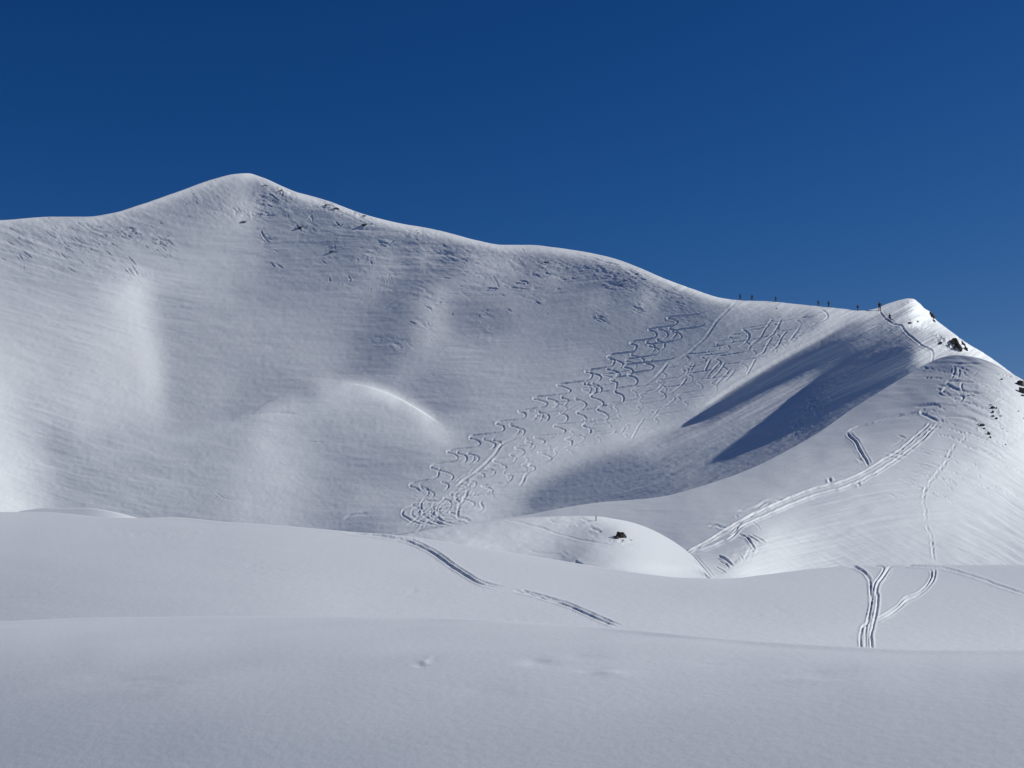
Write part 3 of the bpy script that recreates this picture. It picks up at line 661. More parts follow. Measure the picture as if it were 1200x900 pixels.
RS.line(zo(980,460,7.5,[(930,210),(1050,212),(1150,222),(1240,250)]), 1.2, .8, .3); RS.line(zo(980,460,7.5,[(910,235),(935,260),(940,280)]), .9, .7)
RS.line(zo(980,460,7.5,[(700,125),(800,118),(910,105)]), 1.5, .7, .2)
# turns by the top of the spur
z = lambda p: zo(1060, 400, 10, p)
for p, w, d in (([(580,280),(590,330),(575,390),(555,440)], 1.0, 1.1), ([(640,310),(645,370),(630,440)], .9, .7), ([(690,340),(715,400),(760,410),(820,390),(870,350)], .9, .6),
    ([(700,470),(665,510),(670,555),(710,590),(800,600),(890,610)], 1.1, 1.0), ([(480,500),(520,470),(600,465),(740,480),(820,478)], 1.0, .9), ([(480,500),(560,540),(640,570),(700,590)], 1.1, 1.0),
    ([(530,540),(470,560),(450,590),(480,610),(540,630)], 1.1, .9), ([(400,600),(440,630),(560,640),(650,635),(690,650),(660,690),(560,690)], 1.1, .95), ([(540,550),(620,580),(680,640)], .9, .6),
    ([(520,720),(620,715),(760,725),(860,740)], 1.0, .7), ([(640,750),(740,755)], 1.2, .8), ([(120,770),(250,765),(420,745)], 1.5, .6), ([(550,750),(600,770),(590,800)], .8, .5),
    ([(400,220),(520,205),(640,215),(740,245)], 1.6, .5), ([(520,265),(700,262),(960,268)], 1.0, .5), ([(900,540),(950,535),(990,560)], 1.5, .6), ([(1050,720),(1100,690),(1180,670)], .8, .5)):
    RS.line(z(p), min(w, 1.15), d * (1.15 if w < 1.3 else .5), .4)
for k in range(46):     # wind crust steps curling over the shoulder
    y = 428 + k * 3.3 + random.uniform(-1, 1); x = 1100 + random.uniform(-35, 60) + k * 0.3; L_ = random.uniform(14, 46)
    RS.line([(x, y), (x + L_ * .35, y + 0.6), (x + L_ * .7, y + 3 + k * .05), (x + L_, y + 7 + k * .14)], 1.0, random.uniform(.4, .95), .3, fade=9, broken=.15)
for k in range(26):
    x = random.uniform(985, 1090); y = random.uniform(525, 590) - (x - 1040) * .1; L_ = random.uniform(10, 34)
    if x > 1030: RS.line([(x, y), (x + L_ * .5, y + 1.5), (x + L_, y + 5)], .9, random.uniform(.4, .9), .4, fade=6)
foot = [(1133,508),(1131,513),(1124,519),(1116,525),(1112,533),(1108,542),(1101,551),(1094,560),(1087,568),(1083,577),(1081,588),(1084,600),(1084,612),(1088,622),(1092,632),(1093,645),(1094,658)]
RS.line(foot, 1.0, .9, .5, broken=.5, fade=6); RS.line(shift(foot, 1.6, 1), .7, .6, .4, broken=.6)
# cracks of the snow lip in the hollow
z = lambda p: zo(780, 560, 6.92, p)
for p, w, d in (([(430,635),(480,655),(520,685),(545,715)], 1.0, 1.6), ([(440,680),(490,700),(518,740)], .8, 1.1), ([(405,720),(450,745),(495,775)], .8, 1.1), ([(600,462),(640,470),(700,545),(725,580)], 1.0, 1.2),
    ([(650,462),(720,500),(765,535)], .9, .9), ([(700,460),(760,495),(815,532)], .9, .9), ([(600,625),(620,650),(628,670)], .8, .8), ([(700,360),(750,390),(770,430)], .8, .5),
    ([(640,640),(650,660)], .8, .6), ([(560,680),(580,700)], .8, .5), ([(700,590),(715,605)], 1.0, 1.0)):
    RS.line(z(p), w, d, .6, fade=2)
for x0_ in (-2, 0, 2.6, 5): RS.line(z([(190 + x0_*12, 640), (270 + x0_*12, 730), (345 + x0_*12, 815)]), .8, .5, .6)
for p in ([(355,390),(400,380),(440,395),(490,400)], [(570,300),(585,325)], [(780,240),(810,220),(850,205)], [(590,265),(700,250),(860,180),(950,175)]):
    RS.line(z(p), 1.3, .8, .5, fade=3)
RS.line([(971,560),(974,566)], 1.6, 1.2, .8, fade=2); RS.line([(1005,566),(1008,570)], 1.4, .9, .8, fade=2)
for k in range(60):     # stipple of kicked snow along the climbing track
    i = random.randrange(len(M2_) - 1); a, b = M2_[i], M2_[i+1]; t = random.random(); o_ = random.choice((-9, -7, 5, 6, 7))
    x, y = a[0]+(b[0]-a[0])*t, a[1]+(b[1]-a[1])*t + o_
    RS.line([(x, y), (x + 1.5, y + .4)], .6, .7, .3, fade=.5)

RK = Relief(470, 595, 850, 690)
z = lambda p: zo(620, 580, 7.5, p)
for p, w, d in (([(-200,220),(-100,235),(0,265),(100,285),(180,315),(250,340),(350,365),(450,395),(520,405),(620,425),(720,440)], .9, .8), ([(40,200),(90,185),(150,185),(180,198)], 1.0, .8),
    ([(180,230),(260,250),(360,250),(420,255),(440,275)], 1.0, .9), ([(450,212),(500,222),(550,235)], 1.1, .9), ([(540,290),(590,305),(640,325)], 1.3, 1.3), ([(590,235),(670,245)], .8, .5),
    ([(0,485),(80,505),(200,520),(280,515)], .9, .5), ([(400,590),(440,610),(480,632)], 1.6, 1.4), ([(855,385),(905,402)], .9, .9), ([(690,390),(720,440)], .8, .6), ([(735,400),(720,430)], .8, .6),
    ([(280,500),(310,510),(350,540)], 1.2, .5), ([(390,170),(440,172)], .9, .5), ([(460,128),(490,126)], 1.2, .8), ([(500,145),(580,148)], .8, .6)):
    RK.line(z(p), w, d, .4, fade=3)

RF = Relief(400, 600, 1200, 830)
A_ = [(402,623),(420,625),(440,627),(460,630),(478,634),(492,640),(505,647),(518,656),(532,666),(546,675),(558,682),(570,686),(586,689.5)]
RF.line(A_, 1.2, 2.3, .4, fade=16); RF.line(shift(A_, 5, -1.2, 3), .9, 1.7, .3, fade=12)
A2_ = [(602,692.5),(620,696.5),(640,702),(655,706),(672,713),(690,721),(706,728),(722,733.5)]
RF.line(A2_, 1.1, 2.0, .4, fade=10); RF.line(shift(A2_, 7, -.5), .9, 1.7, .3, fade=8)
for k in range(170):
    i = random.randrange(4, len(A_) - 2); a, b = A_[i], A_[i+1]; t = random.random(); o_ = random.choice((-1, 1)) * random.uniform(4, 9)
    x, y = a[0]+(b[0]-a[0])*t - o_*.5, a[1]+(b[1]-a[1])*t + o_
    RF.line([(x, y), (x + random.uniform(.6, 2.2), y + .6)], .55, random.uniform(.3, .8), .2, fade=.4)
for k in range(60):
    i = random.randrange(1, len(A2_) - 2); a, b = A2_[i], A2_[i+1]; t = random.random()
    x, y = a[0]+(b[0]-a[0])*t - 2, a[1]+(b[1]-a[1])*t + random.uniform(2.5, 6)
    RF.line([(x, y), (x - .3, y + 1.6)], .5, random.uniform(.3, .7), .2, fade=.4)
z = lambda p: zo(980, 640, 6.92, p)
for p, w, d in (([(202,835),(195,740),(203,690),(215,655),(262,618),(272,560),(282,480),(278,350),(275,300),(225,212),(190,190),(150,170),(100,165)], 1.4, 1.5),
    ([(290,835),(285,760),(282,730),(300,640),(325,540),(338,400),(325,380),(328,350),(345,300),(400,225),(430,180),(445,165)], 1.5, 1.7),
    ([(238,830),(240,700),(255,600),(285,480),(298,380),(305,330),(320,290),(370,220),(385,180),(360,165),(290,160)], 1.2, 1.2),
    ([(262,830),(262,740),(275,640),(300,520),(315,400),(322,330)], .9, .8),
    ([(325,597),(420,540),(500,482),(560,420),(600,405),(650,388),(720,335),(765,270),(775,235),(760,185)], 1.1, 1.4),
    ([(325,612),(430,560),(510,500),(580,440),(640,415),(700,375),(750,325),(795,260),(802,215),(790,180)], 1.1, 1.4),
    ([(560,155),(650,163),(740,166),(830,166)], 1.2, 1.2), ([(600,158),(700,170),(800,172)], .8, .9), ([(850,175),(960,198),(1050,225),(1200,270),(1300,310),(1420,350),(1540,385)], 1.1, 1.2),
    ([(850,182),(980,210),(1100,245),(1250,300),(1400,352),(1540,395)], .8, .8), ([(300,300),(260,235),(230,205)], 1.0, .9), ([(395,270),(430,220),(445,180)], .8, .8), ([(410,180),(470,160)], 1.0, 1.0)):
    RF.line(z(p), w * .8, d, .55, fade=5)
for k in range(40):
    y = random.uniform(670, 755); x = 1018 + random.choice((-12, 11)) * random.uniform(.8, 1.3)
    RF.line([(x, y), (x + .5, y + 1.2)], .55, random.uniform(.3, .7), .2, fade=.4)

# wind-blown grain: psi runs across the streaks
GU = np.linspace(-400, 1600, 401)
GS = pchip(GU, [(-400,.32),(0,.26),(180,.2),(260,0.02),(560,-.03),(660,-.15),(760,-.35),(900,-.5),(1100,-.5),(1600,-.5)])
GI = np.concatenate([[0], np.cumsum((GS[1:] + GS[:-1]) * .5 * np.diff(GU))])
def streaks(U, V, P, lam, long, seed, bend=1.0):
    s = px(P) * F / 400.0
    psi = V - bend * np.interp(U, GU, GI)
    wx = fbm(U / 90.0, V / 60.0, seed + 5, 2)
    return fbm(U / long + 0.3 * wx, (psi + 2.5 * wx) / lam, seed, 3)
def blob(U, V, spots):
    m = np.zeros_like(U)
    for x, y, rx, ry, a, g in spots:
        c, s_ = math.cos(g), math.sin(g)
        X = ((U - x) * c + (V - y) * s_) / rx; Y = (-(U - x) * s_ + (V - y) * c) / ry
        m = np.maximum(m, a * np.exp(-(X * X + Y * Y)))
    return m
ROUGH_LEFT = [(40,285,60,22,.5,.5),(75,285,26,9,.9,.5),(115,300,40,20,.7,.5),(150,270,30,12,.7,.3),(155,318,18,9,1.2,.4),(190,285,16,9,1.5,.3),(155,272,18,6,1.3,.2),(150,320,10,8,1,.4),(230,230,10,8,1.1,.6),(270,240,45,22,.7,.5),(280,245,12,12,.9,.7),(60,310,30,12,.4,.5),(120,262,60,7,.8,-.1)]
ROUGH_MID = [(310,235,18,12,1.1,0),(330,225,26,7,1.2,.3),(300,252,30,5,1.4,0),(340,240,22,10,.9,.3),(385,241,16,7,1.7,.3),(355,265,14,6,1.4,.2),(312,280,7,12,1.5,.3),(322,310,10,6,1.2,.3),(420,250,26,6,1.5,.2),(430,262,16,6,1.2,-.3),(490,275,16,9,1.3,0),(390,297,8,8,.9,0),(432,302,14,8,1.4,0),(450,285,14,7,1.0,0),(400,320,60,30,.35,0),(455,330,14,16,.9,0),(408,330,8,10,1.0,0),(530,300,60,22,.6,0),(580,320,40,18,.6,0),(500,345,26,16,.8,.4),(495,380,14,8,1.0,.2),(640,322,26,8,1.0,0),(650,312,30,8,.8,.1),(610,305,26,10,.8,0),(610,335,50,4,1.1,.05),(632,352,8,7,1.2,.6),(620,345,20,14,.6,.5),(705,372,9,6,1.5,.5),(735,325,26,10,1.5,-.2),(700,315,30,12,.8,.2),(760,340,40,14,.5,.2),(748,360,12,6,1.1,0),(790,350,30,10,.5,.3),(462,405,18,8,1.2,0),(455,395,22,16,.5,0),(560,390,24,14,.5,.2),(580,300,6,6,1.2,0),(585,285,30,8,.5,0),(545,345,10,12,.8,.6),(570,368,8,5,1.1,0)]
ROUGH_DARK = [(975,450,26,10,.9,-.5),(955,475,22,14,1.1,-.5),(940,495,20,10,.8,-.5),(1000,445,14,6,.7,-.5),(930,400,30,8,.5,-.5),(1075,380,12,9,1.6,.2),(1068,360,10,6,1.0,.5),(1105,400,14,6,1.8,.7),(1085,372,10,10,1.0,0),(1045,385,20,5,.3,0),(1130,408,14,5,1.1,.7)]
def disp_mountain(U, V, P, N):
    k = px(P)
    low = 0.55 + 0.45 * fbm(U / 130.0, V / 70.0, 31, 2)
    low = low * (1 - .35 * sstep(470, 560, V))
    h = 0.30 * streaks(U, V, P, 5.6, 52.0, 1) * low + 0.19 * streaks(U, V, P, 2.7, 26.0, 2) * low + .07 * fbm(U / 5.0, V / 3.0, 77, 2)
    h = h + .3 * streaks(U, V, P, 15.0, 60.0, 6) * sstep(640, 560, U)
    lip = pchip(U.ravel(), [(800, 489), (816, 479), (842, 461), (860, 449), (880, 437), (905, 422), (930, 408), (955, 395), (980, 383), (1000, 375), (1040, 360)]).reshape(U.shape) + 2.0
    dl = V - lip      # the wind lip: the slope breaks over and drops away on its lee side
    h = h - 3.0 * sstep(-1.5, 2.4, dl) * np.exp(-np.maximum(dl - 2.4, 0) / 12.0) * sstep(812, 850, U) * sstep(1010, 955, U)
    arc = pchip(U.ravel(), [(280, 496), (290, 488), (303, 478), (320, 468), (345, 459.5), (370, 455), (390, 452), (405, 450.5), (425, 453), (445, 458.5), (466, 467), (486, 478), (505, 490), (525, 503), (560, 520)]).reshape(U.shape)
    da = V - arc      # sharp brow of the round hump in the bowl
    h = h + 1.5 * sstep(-2.2, 1.8, da) * np.exp(-np.maximum(da - 1.8, 0) / 16.0) * (.45 * sstep(288, 325, U) + .55 * sstep(378, 425, U)) * sstep(525, 490, U)
    crest = sstep(95, 10, V - pchip(U, MOUNTAIN_TOP)) * (1 - 0.6 * sstep(800, 860, U))
    tilt = 0.6
    a = U * math.cos(.62) + V * math.sin(.62); b = -U * math.sin(.62) + V * math.cos(.62)
    h = h + (0.10 * crest + 0.40 * blob(U, V, ROUGH_LEFT)) * (np.abs(fbm(a / 13.0, b / 2.8, 3, 2)) - .4) * 0.85
    a = U * math.cos(.35) + V * math.sin(.35); b = -U * math.sin(.35) + V * math.cos(.35)
    n1 = fbm(a / 8.5, b / 3.2, 12, 3); n2 = fbm(a / 13.0, b / 2.4, 15, 2)
    r2 = .62 * sstep(.3, .75, n1) - .95 * sstep(.3, .7, n2) + .5 * (np.abs(fbm(U / 5.0, V / 3.1, 18, 3)) - .35)
    h = h + (0.08 * crest + 0.34 * blob(U, V, ROUGH_MID)) * r2
    a = U * math.cos(-.5) + V * math.sin(-.5); b = -U * math.sin(-.5) + V * math.cos(-.5)
    h = h + blob(U, V, ROUGH_DARK) * 1.0 * (np.abs(fbm(a / 6.0, b / 2.6, 22, 3)) - .35)
    rib = sstep(680, 800, U) * sstep(378, 395, V + (U - 1000) * .5)
    h = h + rib * (0.42 * streaks(U, V, P, 3.4, 46.0, 9) + .22 * streaks(U, V, P, 1.9, 30.0, 19))
    h = h * (.35 + .65 * sstep(0.0, 4.0, V - pchip(U, MOUNTAIN_TOP)))
    return (h + 1.0 * RM.sample(U, V)) * k
def disp_spur(U, V, P, N):
    k = px(P)
    g = 0.6 + .4 * fbm(U / 60., V / 40., 44, 2)
    c = V - pchip(U.ravel(), [(440, 40), (780, 0), (960, -45), (1060, -62), (1110, -64), (1160, -48), (1200, -22), (1500, 100)]).reshape(U.shape)
    h = 0.40 * fbm(U / 80.0 + .6 * fbm(U/60., V/60., 3, 1), c / 3.6, 51, 3) * g * sstep(700, 980, U) + 0.14 * fbm(U / 30., V / 3., 57, 2) * g
    h = h + 0.9 * fbm(U / 34.0, V / 18.0, 58, 2) * 0.35
    a = U * math.cos(.45) + V * math.sin(.45); b = -U * math.sin(.45) + V * math.cos(.45)
    h = h + 0.30 * fbm(a / 30., b / 3.4, 61, 3) * np.clip(sstep(1090, 1170, U) + sstep(600, 640, V) * .6 * sstep(880, 930, U), 0, 1)
    h = h + blob(U, V, [(1168,485,16,12,.9,.8),(1150,505,16,8,.9,.8),(1188,505,20,30,.5,.8),(1160,460,40,12,.5,.4)]) * (np.abs(fbm(U / 5., V / 3.4, 63, 3)) - .35) * .7
    h = h + blob(U, V, [(872,650,22,7,1,-.5)]) * fbm((U + V * .6) / 3.2, (V - U * .2) / 9, 66, 2) * .5
    h = h * sstep(0.0, 3.0, V - pchip(U, SPUR_TOP) + .8)
    return (h + RS.sample(U, V)) * k
def disp_knoll(U, V, P, N):
    h = 0.35 * fbm(U / 26., V / 9., 71, 3) * sstep(760, 660, U) + .1 * fbm(U / 9., V / 4., 74, 2) * sstep(770, 700, U)
    h = h + blob(U, V, [(730,634,14,6,.8,.3),(670,612,30,8,.5,.2),(690,625,20,8,.4,.3)]) * fbm(U / 5., V / 3., 76, 2) * .5
    return (h * sstep(0, 2, V - pchip(U, KNOLL_TOP) + .6) + .9 * RK.sample(U, V)) * px(P)
def disp_mid(U, V, P, N):
    h = 1.3 * fbm(U / 150., V / 28., 81, 2) * .35 + 0.09 * fbm(U / 34., V / 4.5, 83, 3) * (.5 + .5 * fbm(U / 150., V / 50., 84, 2))
    h = h + blob(U, V, [(490, 694, 22, 4, .9, .05), (300, 665, 40, 8, .5, 0), (180, 625, 70, 5, .5, 0), (620, 730, 40, 5, .5, .1), (900, 720, 60, 10, .4, 0)]) * .28 * fbm(U / 9., V / 2.6, 88, 3)
    h = h * sstep(0, 4, V - pchip(U, MID_TOP))
    return (h + .9 * RF.sample(U, V)) * px(P)
def disp_near(U, V, P, N):
    x, y = P[..., 0], P[..., 1]
    h = 0.018 * fbm(x / 3.6, y / 1.9, 91, 2) + 0.0012 * fbm(x / .55, y / .22, 93, 3) * (.5 + .5 * fbm(x / 4, y / 3, 95, 2))
    a = np.exp(-(((U - 497) / 5.0) ** 2 + ((V - 776) / 2.2) ** 2)); b = np.exp(-(((U - 493) / 6.0) ** 2 + ((V - 779.5) / 1.5) ** 2))
    c = np.exp(-(((U - 503) / 7.0) ** 2 + ((V - 771) / 2.0) ** 2)) * noise(U / 3, V / 1.5, 5)
    h = h + .011 * a - .010 * b + .008 * c
    w = blob(U, V, [(630, 776, 26, 5, 1, .05), (700, 786, 34, 5, 1, .1), (660, 770, 40, 4, .6, 0), (840, 775, 40, 6, .6, .05), (150, 800, 90, 14, .5, 0), (560, 815, 60, 10, .4, 0), (955, 790, 50, 10, .5, 0)])
    h = h + .016 * w * fbm(x / .8 + y * .1, y / .5, 97, 3)
    return h * sstep(0, 4, V - pchip(U, NEAR_TOP))
#ENDDISP
def setting(o, label=None):
    o['kind'] = 'structure'
    return o
build_terrain('mountain', MOUNTAIN, SNOW_FAR, 1.05, 1.05, disp_mountain, radius=50)
build_terrain('snow_ridge', SPUR, SNOW_FAR, 1.05, 1.05, disp_spur, radius=25, fall=.16)
build_terrain('snow_knoll', KNOLL, SNOW_MID, 1.0, 1.0, disp_knoll, fall=.16, back=(0.3,.6,1,1.6,2.4,3.5,5,8,12,20,30), radius=8, lo=380)
build_terrain('snow_mound', MOUND, SNOW_MID, 2, 2, None, back=(0.5,1,2,4,8,14,22), radius=8)
build_terrain('middle_snowfield', MID, SNOW_MID, 1.05, 1.05, disp_mid, back=(0.3,.6,1,1.6,2.4,3.5,5,8,12,20,30), radius=20, front=(2,4,8,12,18))
build_terrain('near_snowfield', NEAR, SNOW_NEAR, 2.0, 1.6, disp_near, back=(0.1,.2,.4,.7,1,1.6,2.4,3.5,5,8,12), radius=12, front=(.5,1,2,3,5,6.5,9,20))
P = np.array([[[x, y, -34.0] for y in np.linspace(-400, 12000, 12)] for x in np.linspace(-9000, 9000, 12)])
grid_mesh('valley_ground', P, SNOW_FAR)
#OBJECTS
# ------------------------------------------------------------------ rocks, a marker pole, ski tourers
def plain(name, col, rough=0.8, var=None, scale=4.0):
    m = bpy.data.materials.new(name); m.use_nodes = True
    t = m.node_tree; b = t.nodes['Principled BSDF']
    b.inputs['Base Color'].default_value = (*col, 1); b.inputs['Roughness'].default_value = rough
    if var:
        tc = t.nodes.new('ShaderNodeTexCoord'); n = t.nodes.new('ShaderNodeTexNoise'); n.inputs['Scale'].default_value = scale; n.inputs['Detail'].default_value = 6
        r = t.nodes.new('ShaderNodeMix'); r.data_type = 'RGBA'
        r.inputs['A'].default_value = (*col, 1); r.inputs['B'].default_value = (*var, 1)
        t.links.new(tc.outputs['Object'], n.inputs['Vector']); t.links.new(n.outputs['Fac'], r.inputs[0]); t.links.new(r.outputs['Result'], b.inputs['Base Color'])
        bp = t.nodes.new('ShaderNodeBump'); bp.inputs['Strength'].default_value = .6; bp.inputs['Distance'].default_value = .15
        t.links.new(n.outputs['Fac'], bp.inputs['Height']); t.links.new(bp.outputs['Normal'], b.inputs['Normal'])
    return m
ROCK_DARK = plain('dark_rock', (.05, .048, .047), .9, (.12, .105, .09), 1.5)
ROCK_BROWN = plain('brown_rock', (.09, .06, .045), .9, (.05, .045, .042), 2.0)
def tag(o, label, cat, group=None):
    o['label'] = label; o['category'] = cat
    if group: o['group'] = group
    return o
def rock(L, u, v, w, h, rot=0.0, label='', mat=ROCK_DARK, group=None, sink=.25, seed=None, sub=2, name='rock'):
    p = L.point(u, v); k = p.y / F
    bm = bmesh.new(); bmesh.ops.create_icosphere(bm, subdivisions=sub, radius=1.0)
    sd = Vector((u * .37, v * .51, 3.1))
    from mathutils import noise as mn
    for q in bm.verts:
        c = q.co.copy()
        f = 1 + .55 * mn.noise(c * 1.2 + sd) + .42 * mn.noise(c * 2.8 + sd)
        c = c * f
        c.x = round(c.x * 2.5) / 2.5 * .4 + c.x * .6; c.z = round(c.z * 3) / 3 * .4 + c.z * .6
        q.co = Vector((c.x * w * .5 * k, c.y * (w + h) * .3 * k, c.z * h * .5 * k))
    bmesh.ops.rotate(bm, verts=bm.verts, matrix=Matrix.Rotation(-rot, 3, 'Y'))
    me = bpy.data.meshes.new(name); bm.to_mesh(me); bm.free(); me.materials.append(mat)
    o = bpy.data.objects.new(name, me); C.objects.link(o)
    o.location = p + (Vector((0, .22 * h * k, -.12 * h * k)) if L is MN and u < 800 else Vector((0, -.12 * h * k, .12 * h * k)))
    return tag(o, label, 'rock', group)
MN, SPR, KN = MOUNTAIN, SPUR, KNOLL
rock(KN, 727, 629, 10, 8, .1, 'largest dark rock sticking out of the low snow knoll in the hollow', ROCK_BROWN, sub=3)
rock(KN, 722.5, 631, 5, 4, 0, 'lower left lump beside the large rock on the snow knoll', ROCK_BROWN)
rock(KN, 732, 629.5, 4, 5, .6, 'steep right shoulder stone touching the large rock on the snow knoll', ROCK_BROWN)
rock(KN, 730, 633.5, 1.8, 1.6, 0, 'tiny stone just below the large rock on the snow knoll', ROCK_BROWN, sub=1)
rock(KN, 740, 633, 3, 1.0, .2, 'thin flat stone to the right of the large rock on the snow knoll', ROCK_DARK, sub=1)
rock(KN, 704, 623.3, 3, 1.6, .5, 'small dark stone in the crack left of the large knoll rock', ROCK_DARK, sub=1)
rock(MN, 1092, 371.5, 4.2, 8.5, .55, 'dark rock tower leaning on the skyline just right of the small summit', sub=3)
rock(MN, 1094.5, 377, 2.6, 5, .6, 'narrow foot of the rock tower on the skyline right of the small summit')
rock(MN, 1119.5, 403.5, 5.8, 12.2, .45, 'tall black rock rib below the small summit, left of the bright snow edge', sub=3)
rock(MN, 1124, 409, 5.2, 9.5, .5, 'black rock at the lower end of the rib below the small summit')
rock(MN, 1115.5, 402, 5.2, 7.4, .2, 'blocky dark rock left of the tall rib below the small summit')
rock(MN, 1118.5, 409, 2.9, 5.4, .3, 'small dark rock wedged under the blocky rock below the small summit')
rock(MN, 1111.8, 405.5, 1.5, 5.4, .3, 'thin dark sliver of rock, leftmost in the cliff below the small summit')
rock(MN, 1129, 404.5, 2.6, 9.5, .55, 'narrow dark rock spike near the right snow edge under the small summit')
rock(MN, 1132, 409.5, 2.8, 6.1, .5, 'short rock below the narrow spike at the right snow edge')
rock(MN, 1102, 402.5, 4.6, 3.5, .3, 'small shaded rock lump in the snow left of the cliff below the small summit')
rock(MN, 1067, 375.5, 2, 1.4, 0, 'small stone on the snow face of the small summit, upper of two', sub=1)
rock(MN, 1066, 378.5, 5, 1.8, -.1, 'low dark stone in the wind hollow of the small summit')
rock(MN, 1075.5, 377.5, 1.6, 3, .7, 'upright dark stone on the bright face of the small summit', sub=1)
rock(SPR, 1196, 451, 8, 9, .3, 'dark rock on the skyline at the right edge of the photo')
rock(SPR, 1197, 459, 9, 9, .2, 'broad dark rock below the skyline at the right edge of the photo')
rock(SPR, 1198, 464, 5, 2.5, 0, 'flat rock, lowest at the right edge of the photo')
rock(SPR, 1173.5, 445, 4.2, 2.2, .3, 'lone small dark rock high on the shoulder below the skyline')
for (u, v, w, h, r, l) in ((1163, 478, 5, 3, .2, 'upper rock of the loose column of rocks on the right shoulder'), (1167.5, 478.5, 2.5, 3, 0, 'small rock right of the upper rock in the shoulder column'),
    (1163.5, 483, 3.2, 3, 0, 'middle rock of the loose column of rocks on the right shoulder'), (1163.3, 488, 3.5, 2.5, 0, 'squat rock near the foot of the shoulder column, left one'),
    (1167.7, 491, 3.2, 3.4, .2, 'dark rock at the foot of the shoulder column, right one'), (1172, 487.5, 4, 1.1, .1, 'flat sliver of stone right of the shoulder column'),
    (1161.5, 474.5, 4, 1.0, -.1, 'thin stone on top of the shoulder column'),
    (1150.5, 499, 6.5, 4, .25, 'wide dark rock at the lower left end of the shoulder rocks'), (1146, 497.5, 3.5, 1.6, .4, 'low stone at the left tip of the wide shoulder rock'),
    (1153.3, 502.5, 2.2, 2.6, 0, 'small stone under the wide shoulder rock'), (1158.5, 508.5, 3.6, 4.2, .3, 'blocky rock below the wide shoulder rock'), (1160.5, 513, 2.2, 4, .4, 'pointed rock at the bottom of the shoulder rocks'),
    (1193, 482.3, 3.2, 1.6, .2, 'small dark stone near the right edge below the skyline rocks'), (1178.3, 521, 1.6, 1.6, 0, 'lowest tiny dark stone on the bright shoulder slope'), (1199, 490.5, 3, 1.2, .2, 'thin dark stone at the right edge below the skyline rocks'),
    (1135, 463.5, 3.5, 1.4, 0, 'half buried stone beside the ski turns on top of the shoulder')):
    rock(SPR, u, v, w, h, r, l, sub=1 if w < 3 else 2)
for k in range(16):
    rock(SPR, random.gauss(1172, 12), random.gauss(505, 17), random.uniform(.7, 1.4), random.uniform(.5, 1.1), 0, 'speck of dark stone scattered among the rocks of the right shoulder', sub=1, group='stone specks on the right shoulder')
rock(MN, 286.5, 259.8, 6.5, 1.8, -.35, 'flat black rock alone on the face below the main peak')
rock(MN, 288.5, 258.8, 2.2, 2.2, 0, 'small knob at the right end of the flat black rock below the main peak', sub=1)
for (u, v, w, h, l) in ((383.5, 240.8, 8, 4.6, 'dark rock, enlarged to stand for shading, under the crest line right of the main peak, upper one'), (393.5, 245, 8, 4.8, 'dark rock, enlarged to stand for shading, just right of the upper crest rock'), (389, 239, 2.5, 1.6, 'small stone above the pair of crest rocks'),  # big crest rocks enlarged so their dark colour imitates the shading there
    (426.5, 253.5, 7, 3.6, 'dark rock, enlarged to stand for shading, by the crest line farther down from the main peak'), (427, 263.5, 8, 2.4, 'thin dark ledge below the farther crest rock'), (397.5, 263, 2.2, 2.0, 'small stone in the gully below the crest rocks'),
    (311, 218, 7, 3, 'dark streak of rock just below the top of the main peak'), (329, 224.5, 4, 7, 'dark shape standing for shade on the right flank of the main peak'), (290, 221.5, 3, 1.2, 'small brown stone just under the main peak, left'), (296.5, 222.5, 2.8, 1.2, 'small brown stone just under the main peak, right'),  # the flank patch is a dark shape in place of shade
    (227.5, 227, 1.8, 4, 'small dark rock at the top of the snow rib left of the main peak'), (253, 211.6, 3.5, 1.4, 'dark stone on the skyline left of the main peak'), (352, 267, 6, 4.5, 'dark shape standing for shade in the hollow below the crest'),  # the one in the hollow is dark-coloured shade, sunk into the snow
    (389, 295.3, 6, 1.2, 'thin black crack of rock in the middle of the shaded face'), (734.5, 328.5, 3.5, 2.2, 'reddish rock patch under the crest beside the ski turns'), (738, 326, 3, 1.4, 'upper stone of the reddish patch under the crest'),
    (732, 332.8, 4, 1.1, 'lower stone of the reddish patch under the crest'), (728, 333.8, 2.6, 1, 'left stone of the reddish patch under the crest'), (716.5, 335, 2.8, 1.1, 'flat stone left of the reddish patch under the crest'), (742, 324.5, 2, 1, 'rightmost stone of the reddish patch under the crest'),
    (640, 307, 6, .9, 'thin stone ledge under the middle of the crest'), (649.5, 303.5, 2.2, 1, 'small stone above the thin ledge under the crest'), (58, 255.3, 3.5, 1.0, 'dark stone on the far left skyline'), (910.5, 361.5, 2.4, 1.2, 'small dark stone under the skyline skiers')):
    rock(MN, u, v, w, h, 0, l, mat=ROCK_BROWN if 700 < u < 750 or 288 < u < 300 else ROCK_DARK, sub=1 if w < 4 else 2)
